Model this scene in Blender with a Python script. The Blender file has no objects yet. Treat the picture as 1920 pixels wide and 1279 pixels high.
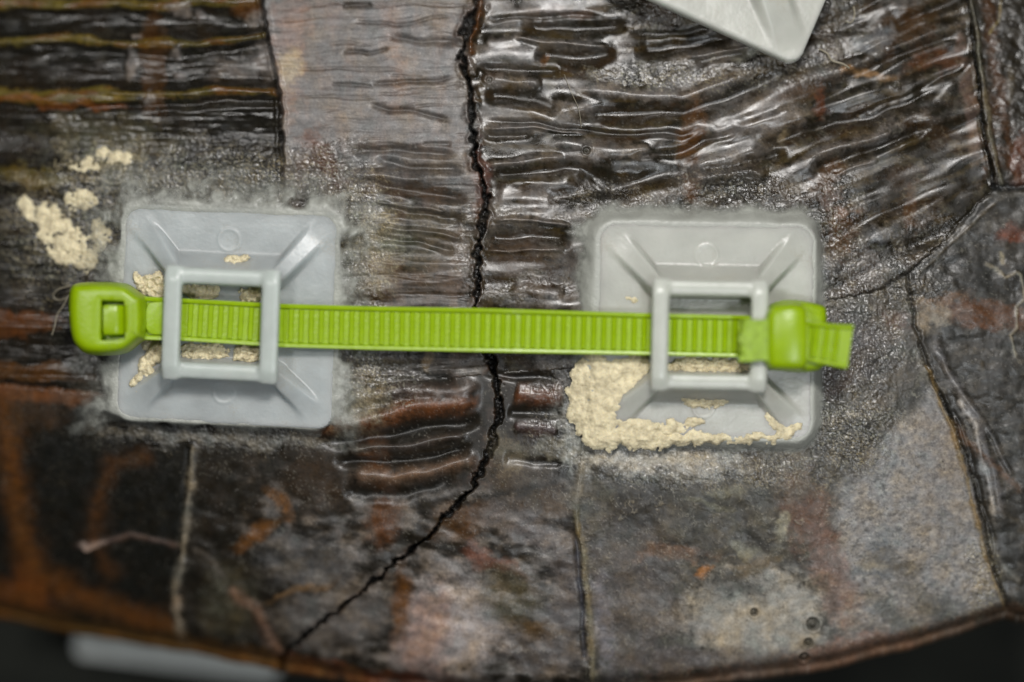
import bpy, bmesh, math, random
import numpy as np
from mathutils import Vector, Matrix, noise as mnoise
R = math.radians
random.seed(7)
S = bpy.context.scene

# ------------------------------------------------------------------ camera
CD = 53.3                      # camera distance; 1 unit = about 7 mm on the shell
cam = bpy.data.cameras.new('camera'); camo = bpy.data.objects.new('camera', cam)
S.collection.objects.link(camo); S.camera = camo
camo.location = (0, 0, CD)
cam.sensor_width = 36; cam.lens = 100; cam.clip_start = 1; cam.clip_end = 500
cam.dof.use_dof = True; cam.dof.focus_distance = CD + 0.05; cam.dof.aperture_fstop = 0.021
S.render.resolution_x = 1024; S.render.resolution_y = 682
S.render.engine = 'CYCLES'

# ------------------------------------------------------------------ light
W = bpy.data.worlds.new('World'); S.world = W; W.use_nodes = True
bg = W.node_tree.nodes['Background']
bg.inputs[0].default_value = (0.95, 0.97, 1.0, 1); bg.inputs[1].default_value = 0.03
def lamp(name, loc, size, sizey, power, col, target=(0, 0, 0)):
    l = bpy.data.lights.new(name, 'AREA'); l.shape = 'RECTANGLE'; l.size = size; l.size_y = sizey
    l.energy = power; l.color = col
    o = bpy.data.objects.new(name, l); S.collection.objects.link(o); o.location = loc
    o.rotation_euler = (Vector(target) - Vector(loc)).to_track_quat('-Z', 'Y').to_euler()
    return o
lamp('softbox', (4, 20, 44), 8, 6, 16800, (1, 0.975, 0.95))
lamp('fill_softbox', (15, -13, 46), 7, 7, 6200, (0.93, 0.97, 1.0), (2, -2, 0))
lamp('side_softbox', (-19, 10, 46), 5, 6, 5200, (1, 0.98, 0.95), (-7, 4, 0))
S.view_settings.view_transform = 'Standard'; S.view_settings.look = 'None'
S.view_settings.exposure = 0; S.view_settings.gamma = 1

# ------------------------------------------------------------------ numpy helpers
_rng = np.random.RandomState(3)
_perm = np.concatenate([_rng.permutation(512)] * 2)
_ang = _rng.rand(512) * 2 * np.pi
_gx, _gy = np.cos(_ang), np.sin(_ang)
def perlin(x, y, seed=0):
    x = np.asarray(x, float) + seed * 37.17; y = np.asarray(y, float) + seed * 91.71
    xi = np.floor(x).astype(int); yi = np.floor(y).astype(int)
    xf = x - xi; yf = y - yi
    u = xf * xf * xf * (xf * (xf * 6 - 15) + 10); v = yf * yf * yf * (yf * (yf * 6 - 15) + 10)
    def g(ix, iy, dx, dy):
        h = _perm[(_perm[ix & 511] + iy) & 511]
        return _gx[h] * dx + _gy[h] * dy
    a = g(xi, yi, xf, yf); b = g(xi + 1, yi, xf - 1, yf)
    c = g(xi, yi + 1, xf, yf - 1); d = g(xi + 1, yi + 1, xf - 1, yf - 1)
    return (a + u * (b - a)) * (1 - v) + (c + u * (d - c)) * v
def fbm(x, y, oct=4, seed=0, gain=0.5):
    s = 0; a = 1; f = 1
    for i in range(oct):
        s = s + a * perlin(x * f, y * f, seed + i * 5); a *= gain; f *= 2.03
    return s * 1.4
def sm(a, b, x):
    t = np.clip((x - a) / (b - a), 0, 1); return t * t * (3 - 2 * t)

# ------------------------------------------------------------------ lie of the shell (px = photograph pixels at unit/100)
def dome(px, py):
    x = (px - 960) / 100.0; y = (639.5 - py) / 100.0
    z = np.where(x < 1, -0.0085 * (x - 1) ** 2, -0.0045 * (x - 1) ** 2)
    z = z + np.where(y > 0, -0.012 * y * y, -0.018 * y * y)
    z = z - 0.0058 * np.clip(-y, 0, None) ** 2 * np.clip(-x, 0, None)
    return z
def P(px, py, z):
    k = (CD - z) / CD
    return Vector(((px - 960) / 100.0 * k, (639.5 - py) / 100.0 * k, z))
RIMX = [-80, 0, 150, 340, 540, 700, 900, 1100, 1280, 1400, 1550, 1700, 1800, 1880, 1892, 1905, 2000]
RIMY = [1136, 1150, 1183, 1212, 1252, 1278, 1296, 1296, 1283, 1268, 1249, 1210, 1180, 1155, 1148, 1156, 1160]

STEP = 2.0
cx = np.arange(-60, 1981, STEP); NX = len(cx)
NY = 675
rim = np.interp(cx, RIMX, RIMY)
k = np.ones(9) / 9; rim = np.convolve(np.pad(rim, 4, 'edge'), k, 'valid')
rim = rim + 3.0 * fbm(cx / 60, cx * 0, 3, 40)
t = np.linspace(0, 1, NY)[:, None]
PX = np.broadcast_to(cx[None, :], (NY, NX)).copy()
PY = -60 + t * (rim[None, :] + 60)
DR = rim[None, :] - PY                       # distance to the rim, px

# seams and crack
BORD = [(-60, 712), (200, 735), (500, 745), (700, 722), (940, 700), (1085, 690), (1400, 610), (1560, 562), (1640, 548), (1700, 515), (1780, 440), (1865, 352), (1990, 350)]
S1 = [(488, -60), (492, 0), (500, 60), (515, 130), (526, 190), (528, 300), (534, 420), (500, 745)]
S3 = [(1811, -60), (1815, 0), (1830, 120), (1845, 250), (1865, 352)]
M1 = [(400, 740), (366, 830), (352, 950), (345, 1020), (330, 1100), (340, 1200), (342, 1300)]
M2 = [(1125, 690), (1088, 870), (1080, 950), (1095, 1080), (1108, 1279), (1108, 1330)]
M3 = [(1700, 515), (1716, 610), (1742, 700), (1786, 790), (1815, 870), (1840, 970), (1860, 1060), (1890, 1140), (1893, 1200)]
CR = [(897, -60), (893, 0), (874, 60), (868, 110), (880, 170), (888, 250), (890, 300), (908, 350), (912, 380), (902, 430), (897, 480), (890, 570), (905, 640), (930, 700), (938, 760), (915, 860), (880, 920), (830, 975), (800, 1010), (700, 1090), (640, 1140), (560, 1200), (530, 1235), (505, 1320)]
wob = 3.5 * fbm(PX / 22, PY / 22, 3, 11)
wob2 = 3.5 * fbm(PX / 22, PY / 22, 3, 17)
WX = PX + wob; WY = PY + wob2
SX = PX + 5 * fbm(PX / 80, PY / 80, 2, 12); SY = PY + 5 * fbm(PX / 80, PY / 80, 2, 18)
BX = PX + 16 * fbm(PX / 70, PY / 70, 4, 21); BY = PY + 16 * fbm(PX / 70, PY / 70, 4, 29)

def dist(pts, X, Y, lim=80):
    """distance to a polyline and the parameter along it"""
    pts = np.array(pts, float)
    D = np.full(X.shape, 1e4); T = np.zeros(X.shape); L = 0
    x0, y0 = pts.min(0) - lim - 30; x1, y1 = pts.max(0) + lim + 30
    c0 = max(0, int((x0 - cx[0]) / STEP)); c1 = min(NX, int((x1 - cx[0]) / STEP) + 1)
    if c1 <= c0: return D, T
    xs = X[:, c0:c1]; ys = Y[:, c0:c1]
    m = (ys > y0) & (ys < y1)
    r = np.where(m.any(1))[0]
    if len(r) == 0: return D, T
    r0, r1 = r[0], r[-1] + 1
    xs = xs[r0:r1]; ys = ys[r0:r1]
    d = np.full(xs.shape, 1e4); tt = np.zeros(xs.shape)
    lens = np.hypot(*(pts[1:] - pts[:-1]).T); tot = lens.sum()
    for i in range(len(pts) - 1):
        a, b = pts[i], pts[i + 1]; v = b - a; l2 = (v @ v) + 1e-9
        q = np.clip(((xs - a[0]) * v[0] + (ys - a[1]) * v[1]) / l2, 0, 1)
        dd = np.hypot(xs - a[0] - q * v[0], ys - a[1] - q * v[1])
        m = dd < d; d[m] = dd[m]; tt[m] = (L + q[m] * lens[i]) / tot
        L += lens[i]
    D[r0:r1, c0:c1] = d; T[r0:r1, c0:c1] = tt
    return D, T
NW = fbm(PX / 60, PY / 60, 3, 14)
def stroke(pts, w, taper=0.15, X=None, Y=None, p=2):
    X = SX if X is None else X; Y = SY if Y is None else Y
    D, T = dist(pts, X, Y, w * 3)
    m = np.exp(-(D / (w * (1 + .35 * NW))) ** p)
    if taper > 0: m = m * sm(0, taper, T) * sm(0, taper, 1 - T)
    return m
def blob(x, y, rx, ry, ang=0, soft=0.35, X=None, Y=None):
    X = BX if X is None else X; Y = BY if Y is None else Y
    c, s = math.cos(R(ang)), math.sin(R(ang))
    dx = X - x; dy = Y - y
    u = (dx * c + dy * s) / rx; v = (-dx * s + dy * c) / ry
    return 1 - sm(1 - soft, 1 + soft, np.hypot(u, v))

H = np.zeros_like(PX)
C = np.zeros(PX.shape + (3,))
RO = np.full(PX.shape, 0.38)          # roughness
G = np.zeros_like(PX)                 # grit / glue residue
NB = fbm(PX / 34, PY / 30, 5, 300, .68); NC = fbm(PX / 15, PY / 13, 4, 306, .7)
BRK = 1.0
def paint(m, c, a=1.0):
    global C
    m = np.clip(m, 0, 1); m = np.clip(m + BRK * (2.4 * NB + .8 * NC) * m * (1 - m), 0, 1)
    m = np.clip(m * a * (1 + .25 * NC), 0, 1)[..., None]; C = C * (1 - m) + np.array(c) * m
def ab(seq, x): 
    a = np.array(seq, float); return np.interp(x, a[:, 0], a[:, 1])
def abx(seq, y):
    a = np.array(seq, float); return np.interp(y, a[:, 1], a[:, 0])

yb = ab(BORD, WX)
up = WY < yb
xs1, xs3, xm1, xm2, xm3, xc = (abx(q, WY) for q in (S1, S3, M1, M2, M3, CR))
regP1 = up & (WX < xs1); regP3 = up & (WX > xs3) & (WY < 352)
regP2 = up & ~regP1 & ~regP3
lo = ~up
regM1 = lo & (WX < xm1); regM4 = lo & (WX > xm3); regM3 = lo & ~regM4 & (WX >= xm2); regM2 = lo & ~regM1 & (WX < xm2)
f = lambda b: b.astype(float)

BLACK = (0.008, 0.0075, 0.006); DARK = (0.013, 0.011, 0.007); BROWN = (0.044, 0.024, 0.010)
AMBER = (0.095, 0.040, 0.009); OLIVE = (0.105, 0.080, 0.014); ORANGE = (0.135, 0.045, 0.008)
GREY = (0.088, 0.078, 0.078); GREYL = (0.155, 0.142, 0.138); PINK = (0.20, 0.138, 0.12); TAN = (0.30, 0.25, 0.17); BLUEG = (0.115, 0.12, 0.13)
CREAM = (0.42, 0.38, 0.27); OLG = (0.06, 0.055, 0.035)

# base: dark keratin with slow variation
n0 = fbm(PX / 120, PY / 90, 5, 1)
n1 = fbm(PX / 38, PY / 30, 4, 2)
n2 = fbm(PX / 12, PY / 12, 3, 3)
C[:] = DARK
paint(sm(-0.1, 0.6, n0), BROWN, 0.45)
paint(sm(0.1, 0.7, n1), OLG, 0.5)

# ---- upper left scute: broad growth ridges
prof = [(-60, 0.2), (-25, -.5), (2, 1), (14, .9), (26, -.2), (45, -.7), (62, -.3), (74, 1), (86, .7), (98, -.5), (125, -.35), (150, -.9), (163, .2), (174, 1), (188, .75), (202, -.2), (214, .35), (228, .1), (246, -.6), (275, -.9), (300, -.5), (325, .45), (345, .35), (370, -.5), (420, -.7), (455, .1), (480, -.4), (520, -.6), (560, -.2), (592, .5), (618, .5), (640, -.5), (670, -.3), (695, .5), (720, .2), (760, -.5)]
pr = np.array(prof)
bend = 10 * sm(330, 520, PX) * 1.0 + 15 * fbm(PX / 150, PY / 55, 3, 4)
hp = np.interp(PY + bend * 0.8, pr[:, 0], pr[:, 1])
kk = np.exp(-(np.arange(-4, 5) / 2.2) ** 2); kk /= kk.sum()
hp = np.apply_along_axis(lambda v: np.convolve(np.pad(v, 4, 'edge'), kk, 'valid'), 0, hp)
wP1 = f(regP1)
H += wP1 * hp * 0.15 * (0.75 + 0.4 * sm(250, 480, PX)) * (1 - 0.75 * sm(250, 420, PY) * sm(60, 260, PX))
H += wP1 * 0.02 * fbm(PX / 90, PY / 13, 3, 5)
crest = sm(0.35, 0.95, hp + 0.25 * fbm(PX / 60, PY / 9, 3, 6))
paint(wP1, BLACK, 0.75)
paint(wP1 * crest * (1 - sm(240, 330, PY)), OLIVE, .9 - .35 * sm(150, 420, PX))
paint(wP1 * crest * sm(0.0, 0.5, fbm(PX / 80, PY / 20, 3, 7)), AMBER, 0.8)
paint(wP1 * blob(110, 196, 130, 8, 3), ORANGE, 0.6)
paint(wP1 * blob(290, 120, 22, 110, 0), AMBER, 0.35)
paint(wP1 * blob(470, 15, 30, 20, 0), AMBER, 0.6)
for x_, y_, rx, ry, a in [(250, 122, 11, 26, 0), (335, 24, 16, 9, 0), (372, 28, 8, 9, 0), (262, 70, 12, 7, 0), (330, 98, 12, 8, 0), (345, 143, 10, 10, 0), (455, 118, 55, 14, -12), (490, 34, 20, 16, -35), (286, 183, 8, 10, 0), (500, 118, 16, 24, 0)]:
    m = wP1 * blob(x_, y_, rx * 1.1, ry * 1.1, a, 0.6); paint(m, GREYL, 0.75); H += m * 0.02  # pale patches: lamp highlights on the ridges, put into the colour
m = wP1 * blob(200, 255, 130, 35, 5, 0.6); paint(m, OLG, 0.8); H += 0.01 * m * n2
paint(wP1 * blob(40, 605, 80, 22, 2), (0.085, 0.032, 0.010), 0.85)
paint(wP1 * blob(80, 700, 110, 18, 2), AMBER, 0.55)
paint(wP1 * blob(60, 330, 80, 16, 4), OLIVE, 0.6)

# ---- central scute: wrinkled; wrinkles sweep upward to the right
gx = 0.40 * 70 * np.log1p(np.exp(np.clip((PX - 1225) / 70, -20, 20)))
s_ = PY + gx - 0.03 * np.clip(PX - 900, 0, 300)
wP2 = f(regP2)
right = sm(-20, 20, WX - xc)
lf = 1 - right
s_ = s_ + 9 * fbm(PX / 170, PY / 110, 2, 48)
r1 = fbm(PX / 240, s_ / 52, 2, 50, 0.28); r1b = fbm(PX / 170, s_ / 30, 1, 57, .4)
r2 = fbm(PX / 130, s_ / 9.5, 4, 60, 0.5)
r3 = fbm(PX / 170, s_ / 17, 3, 66, 0.5)
H += wP2 * (right * ((.08 + .08 * sm(1350, 1600, PX)) * r1 + 0.016 * r1b + .05 * fbm(PX / 160, s_ / 90, 2, 58)) + lf * (0.014 * r3 + 0.002 * r2 - 0.02 * sm(0.25, 0.6, r3) + sm(220, 420, PY) * .075 * fbm(PX / 200, PY / 38, 2, 67, .4)))
lightR = sm(-0.22, 0.30, .8 * r1 + .3 * r1b + 0.5 * fbm(PX / 130, s_ / 55, 4, 51) - .02)
fall = (1 - sm(1350, 1750, PX) * 0.65) * (1 - 0.45 * sm(330, 520, s_))
paint(wP2 * right * lightR * fall, (.092, .086, .083), 0.88)  # grey crests: wear plus highlights held in the colour
paint(wP2 * right * sm(0.15, 0.6, r1 + .3 * n1) * fall, GREYL, 0.45)
paint(wP2 * right * sm(0.05, 0.6, fbm(PX / 90, s_ / 30, 3, 71)) * (1 - 0.5 * lightR), (0.05, 0.036, 0.014), 0.7)
paint(wP2 * lf * (1 - 0.6 * sm(230, 470, PY)), (.135, .130, .133), 0.97)  # grey of wear and of the broad central sheen, both as colour
paint(wP2 * lf * sm(-0.2, 0.5, n1) * (1 - 0.8 * sm(220, 400, PY)), GREYL, 0.35)
paint(wP2 * lf * sm(0.28, 0.55, r3), (0.045, 0.036, 0.030), 0.6)
paint(wP2 * lf * sm(.2, .6, fbm(PX / 120, PY / 28, 4, 77)) * sm(200, 420, PY), (.045, .032, .018), .8)
paint(wP2 * lf * sm(.0, .5, fbm(PX / 150, PY / 11, 4, 79, .6)), (.060, .052, .048), .5)
paint(wP2 * lf * sm(-.1, .4, fbm(PX / 26, PY / 110, 3, 75)), PINK, 0.16)
# pale strip right of the left seam
paint(wP2 * blob(545, 70, 30, 150, 0, .5), PINK, 0.62)
paint(wP2 * blob(545, 125, 22, 34, 0, .6), TAN, 0.8); paint(wP2 * blob(612, 20, 20, 40, 0, .7), PINK, 0.3)
paint(wP2 * stroke([(722, -10), (735, 60), (752, 150), (740, 230)], 14), PINK, 0.4)
paint(stroke([(560, 240), (592, 268), (612, 310), (650, 360)], 20), (0.085, 0.030, 0.014), 0.8)
paint(blob(600, 330, 60, 50, 30), BROWN, 0.4)
# the wrinkles one can follow: (points, width, depth, tone strength)
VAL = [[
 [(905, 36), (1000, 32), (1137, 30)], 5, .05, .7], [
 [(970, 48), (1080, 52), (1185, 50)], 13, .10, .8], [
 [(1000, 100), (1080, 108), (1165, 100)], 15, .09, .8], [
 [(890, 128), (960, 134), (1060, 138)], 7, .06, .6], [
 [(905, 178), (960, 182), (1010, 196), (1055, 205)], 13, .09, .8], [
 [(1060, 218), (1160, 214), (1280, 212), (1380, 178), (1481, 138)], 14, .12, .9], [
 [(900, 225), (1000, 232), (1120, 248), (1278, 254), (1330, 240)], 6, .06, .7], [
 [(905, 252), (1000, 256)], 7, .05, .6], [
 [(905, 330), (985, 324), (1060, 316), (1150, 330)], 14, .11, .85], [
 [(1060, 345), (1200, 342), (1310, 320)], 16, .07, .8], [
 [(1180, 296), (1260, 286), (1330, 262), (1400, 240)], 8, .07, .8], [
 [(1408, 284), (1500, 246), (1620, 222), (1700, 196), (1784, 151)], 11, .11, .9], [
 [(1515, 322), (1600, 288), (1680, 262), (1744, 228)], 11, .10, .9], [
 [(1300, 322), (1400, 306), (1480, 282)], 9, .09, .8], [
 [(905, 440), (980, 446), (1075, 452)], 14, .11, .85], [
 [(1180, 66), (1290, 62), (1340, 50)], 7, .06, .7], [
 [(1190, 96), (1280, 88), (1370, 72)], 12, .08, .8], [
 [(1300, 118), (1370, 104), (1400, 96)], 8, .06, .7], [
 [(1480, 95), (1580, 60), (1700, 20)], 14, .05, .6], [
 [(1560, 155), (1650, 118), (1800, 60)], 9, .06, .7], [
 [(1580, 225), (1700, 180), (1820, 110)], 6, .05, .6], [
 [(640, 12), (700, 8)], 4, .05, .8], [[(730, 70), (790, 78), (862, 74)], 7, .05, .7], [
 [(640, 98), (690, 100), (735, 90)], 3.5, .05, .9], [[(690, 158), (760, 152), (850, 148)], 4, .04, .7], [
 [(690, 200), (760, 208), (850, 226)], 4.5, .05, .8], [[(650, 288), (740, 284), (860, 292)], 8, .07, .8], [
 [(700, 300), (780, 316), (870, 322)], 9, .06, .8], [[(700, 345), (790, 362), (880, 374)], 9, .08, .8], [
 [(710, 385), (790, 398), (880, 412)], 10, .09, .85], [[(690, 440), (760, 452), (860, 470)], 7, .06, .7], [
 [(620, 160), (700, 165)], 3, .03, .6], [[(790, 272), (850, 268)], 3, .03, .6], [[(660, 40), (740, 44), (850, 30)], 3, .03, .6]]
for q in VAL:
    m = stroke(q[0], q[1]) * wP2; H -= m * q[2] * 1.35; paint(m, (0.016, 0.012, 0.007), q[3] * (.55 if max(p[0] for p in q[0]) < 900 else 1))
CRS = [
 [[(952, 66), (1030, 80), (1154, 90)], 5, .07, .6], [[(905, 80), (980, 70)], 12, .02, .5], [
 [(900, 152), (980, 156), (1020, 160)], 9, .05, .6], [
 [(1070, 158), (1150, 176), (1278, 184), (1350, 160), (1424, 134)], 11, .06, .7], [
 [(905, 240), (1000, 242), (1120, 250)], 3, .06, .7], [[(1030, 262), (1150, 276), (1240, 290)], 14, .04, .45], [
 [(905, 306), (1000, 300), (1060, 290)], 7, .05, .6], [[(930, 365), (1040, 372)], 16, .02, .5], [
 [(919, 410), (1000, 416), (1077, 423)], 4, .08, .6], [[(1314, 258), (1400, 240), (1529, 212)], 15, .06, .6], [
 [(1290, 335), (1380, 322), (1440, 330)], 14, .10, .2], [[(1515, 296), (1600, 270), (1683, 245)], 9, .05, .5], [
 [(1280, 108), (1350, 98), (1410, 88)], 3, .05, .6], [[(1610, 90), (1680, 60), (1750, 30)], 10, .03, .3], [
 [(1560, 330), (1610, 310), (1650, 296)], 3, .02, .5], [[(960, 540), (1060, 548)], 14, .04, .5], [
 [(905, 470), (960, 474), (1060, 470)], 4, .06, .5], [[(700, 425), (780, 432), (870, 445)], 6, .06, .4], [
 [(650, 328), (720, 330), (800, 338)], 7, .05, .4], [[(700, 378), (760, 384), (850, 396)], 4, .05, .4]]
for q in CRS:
    m = stroke(q[0], q[1]) * wP2; H += m * q[2] * 1.4; paint(m, GREYL, q[3])  # pale crest lines: worn tone and thin highlights painted in
# brown and amber stains
for x_, y_, rx, ry, a, c, al in [(1295, 255, 16, 60, 8, AMBER, .55), (1296, 370, 14, 40, 0, AMBER, .5), (1320, 400, 30, 14, 0, BROWN, .6), (1560, 375, 22, 20, 0, PINK, .5), (1545, 340, 30, 30, 0, AMBER, .45),
        (1570, 440, 30, 50, 20, AMBER, .5), (1590, 405, 14, 10, 0, PINK, .6), (1710, 390, 12, 36, 0, AMBER, .4), (1620, 142, 44, 9, 3, (.22, .13, .06), .7), (1500, 170, 60, 16, -10, BROWN, .7), (1540, 190, 14, 30, 0, (.09, .03, .012), .6),
        (1690, 50, 60, 40, -20, BROWN, .8), (1760, 110, 60, 20, -20, (.09, .04, .02), .6), (1822, 200, 14, 120, -5, PINK, .35), (1480, 258, 12, 12, 0, TAN, .5), (1860, 250, 8, 80, -5, ORANGE, .5),
        (1880, 290, 12, 40, -12, ORANGE, .6), (1020, 110, 8, 8, 0, AMBER, .7), (1060, 20, 60, 10, 0, PINK, .25), (780, 360, 90, 16, 6, BROWN, .7), (900, 330, 14, 60, 0, (.09, .035, .03), .5), (760, 460, 120, 60, 5, OLG, .6),
        (720, 520, 60, 40, 0, (.06, .028, .01), .6), (960, 480, 60, 40, 0, BROWN, .5), (1090, 520, 30, 60, 0, BROWN, .4), (850, 500, 40, 60, 0, PINK, .15), (690, 700, 90, 30, 0, OLG, .7), (760, 540, 120, 30, 0, (.05, .03, .015), .5),
        (1620, 70, 14, 14, 0, CREAM, .2), (1680, 60, 10, 16, 0, GREYL, .6)]:
    paint(blob(x_, y_, rx, ry, a, .6), c, al)
for x_, y_, rx, ry, a in [(1650, 95, 16, 9, -12), (1640, 75, 40, 22, -25), (1530, 500, 45, 30, 20), (1660, 440, 30, 16, -20)]:
    m = blob(x_, y_, rx, ry, a, .6); paint(m, BLUEG, .8); H += m * .05

# ---- marginal scutes
wM1, wM2, wM3, wM4 = f(regM1), f(regM2), f(regM3), f(regM4)
BRK = .25
paint(wM1, (0.006, 0.006, 0.0045), 0.95)
paint(wM1 * stroke([(10, 760), (22, 880), (45, 1010), (75, 1075), (150, 1120), (260, 1160), (420, 1200)], 24, 0), (.085, .034, .008), .9)
paint(wM1 * blob(10, 1125, 90, 34, 12, .4), ORANGE, .7)
paint(wM1 * blob(55, 1100, 30, 40, -20, .6), ORANGE, .6)
paint(wM1 * stroke([(300, 850), (215, 868), (188, 920), (178, 1000), (200, 1055), (235, 1095)], 17, .1), (.045, .021, .008), .85)
m = wM1 * stroke([(128, 1026), (180, 1016), (245, 1003), (300, 1014), (350, 1030)], 5, .2, p=2); paint(m, PINK, .45); H += m * .02
paint(blob(178, 1017, 22, 6, -6), (.4, .3, .26), .8)
paint(wM1 * blob(60, 770, 60, 30, 0), BROWN, .5)
paint(wM1 * blob(80, 730, 130, 26, 2), (.11, .042, .012), .8)

paint(wM2, (0.011, 0.009, 0.006), 0.85)
BRK = .5
mm = wM2 * sm(470, 640, BX + 0.55 * (1100 - BY)) * sm(850, 960, BY)
a1 = fbm(PX / 60 + PY / 130, PY / 34 - PX / 130, 4, 80)
paint(mm * sm(-.35, .35, a1), (0.085, 0.076, 0.069), .85)
paint(mm * sm(.0, .5, a1), GREYL, .6)  # greys of the lower-centre reflection, painted in
for x_, y_, rx, ry, a, c, al in [(640, 1150, 110, 50, -10, (.12, .11, .105), .8), (860, 1165, 85, 85, 0, (.34, .31, .31), .92), (800, 1190, 50, 80, 5, (.27, .19, .17), .8), (1000, 1000, 60, 26, 20, (.14, .13, .135), .7), (1050, 1150, 40, 80, 0, (.12, .115, .12), .8), (600, 1060, 60, 30, 10, (.07, .065, .062), .7), (750, 1130, 18, 60, 5, AMBER, .85), (720, 960, 30, 60, 0, (.10, .04, .014), .7), (700, 860, 26, 60, 0, (.12, .045, .012), .6),
        (870, 980, 60, 30, -15, (.08, .04, .015), .6), (960, 970, 60, 30, 10, GREY, .5), (1040, 1010, 45, 24, 15, GREYL, .4), (930, 1060, 60, 14, 20, (.13, .05, .03), .7), (900, 1030, 30, 16, 30, (.16, .07, .05), .5), (1060, 1080, 24, 90, 0, GREY, .6),
        (960, 1120, 60, 50, 30, OLG, .8), (1000, 1180, 60, 20, 20, (.09, .06, .03), .6), (1010, 1230, 70, 30, 10, GREY, .5), (560, 1050, 70, 50, 0, BLUEG, .28), (430, 1120, 50, 60, 0, OLG, .6), (600, 900, 60, 60, 0, (.03, .02, .012), .8), (520, 940, 40, 14, 60, (.11, .05, .014), .8), (480, 1005, 46, 12, -25, (.11, .05, .014), .8),
        (1000, 1100, 14, 12, 0, GREYL, .5), (560, 1110, 60, 8, -20, (.16, .10, .05), .6), (640, 1260, 200, 16, 8, (.10, .028, .012), .9), (470, 1235, 80, 10, 10, (.11, .05, .02), .7), (1020, 940, 60, 20, 0, (.05, .032, .016), .7), (960, 880, 50, 30, 0, (.07, .05, .03), .5)]:
    paint(wM2 * blob(x_, y_, rx, ry, a, .55), c, al)  # pale grey and pinkish patches carry sheen as colour; the others are stains
m = stroke([(430, 1090), (450, 1125), (480, 1140), (510, 1200), (545, 1245)], 9, .1); paint(m, (.17, .10, .07), .6); H += m * .02
paint(stroke([(350, 1025), (400, 1050), (430, 1092)], 5, .2), (.09, .08, .07), .7)
H += wM2 * (0.06 * fbm(PX / 80 + PY / 130, PY / 46 - PX / 130, 2, 80) * sm(900, 1000, BY)) + wM2 * sm(860, 1000, BY) * .010 * fbm(PX / 25 + PY / 60, PY / 20, 3, 83)
for q, wd, d, c in [([(560, 800), (680, 790), (790, 760), (905, 752)], 17, .14, (.13, .048, .016)), ([(640, 745), (760, 735), (905, 728)], 15, .10, (.07, .05, .042)), ([(640, 845), (760, 836), (880, 812)], 9, .09, (.05, .04, .035)),
          ([(650, 890), (740, 896), (800, 888), (905, 858)], 14, .11, (.12, .075, .05)), ([(960, 735), (1010, 742), (1060, 745)], 16, .08, (.10, .04, .02)), ([(965, 800), (1050, 808)], 12, .05, (.05, .03, .03))]:
    m = stroke(q, wd, .12); H += m * d; paint(m, c, .85)
for q, wd, d in [([(600, 835), (700, 820), (800, 800), (905, 790)], 13, .13), ([(620, 868), (730, 868), (800, 862), (890, 838)], 9, .12), ([(640, 920), (760, 925), (860, 895)], 13, .10), ([(950, 770), (1060, 775)], 10, .08), ([(700, 700), (860, 708)], 12, .08), ([(940, 860), (1060, 868)], 9, .05), ([(900, 700), (1050, 712)], 8, .06)]:
    m = stroke(q, wd, .12); H -= m * d; paint(m, BLACK, .85)
paint(stroke([(690, 702), (760, 700), (790, 704)], 5), GREYL, .4)
paint(blob(798, 680, 12, 22, 0), (.2, .15, .09), .6)

BRK = 1.0
g1 = fbm(PX / 45, PY / 45, 5, 90, .6); g2 = fbm(PX / 9, PY / 9, 3, 95, .6)
paint(wM3, (0.055, 0.052, 0.044), .85)
paint(wM3 * sm(-.1, .6, g1), (0.085, 0.08, 0.062), .7)
paint(wM3 * sm(.1, .7, -g1), (0.022, 0.021, 0.018), .75)
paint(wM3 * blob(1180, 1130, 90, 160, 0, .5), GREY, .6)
paint(wM3 * blob(1420, 1160, 130, 95, 0, .3), (0.30, 0.29, 0.265), .88)  # whitish scuffing together with painted sheen
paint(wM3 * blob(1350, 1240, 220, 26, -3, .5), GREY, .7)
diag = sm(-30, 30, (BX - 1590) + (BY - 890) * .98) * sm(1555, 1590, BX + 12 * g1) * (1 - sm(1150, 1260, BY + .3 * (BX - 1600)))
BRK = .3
paint(wM3 * diag, (0.205, 0.20, 0.203), .95)  # pale area: scuffed surface and grey lamp sheen both put into the colour
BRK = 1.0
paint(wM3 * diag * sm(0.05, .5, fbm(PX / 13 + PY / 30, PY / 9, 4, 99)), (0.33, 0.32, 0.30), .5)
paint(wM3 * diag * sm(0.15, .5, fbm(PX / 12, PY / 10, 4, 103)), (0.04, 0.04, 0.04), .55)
paint(wM3 * diag * blob(1780, 860, 60, 130, 10, .7), GREYL, .45)
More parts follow.
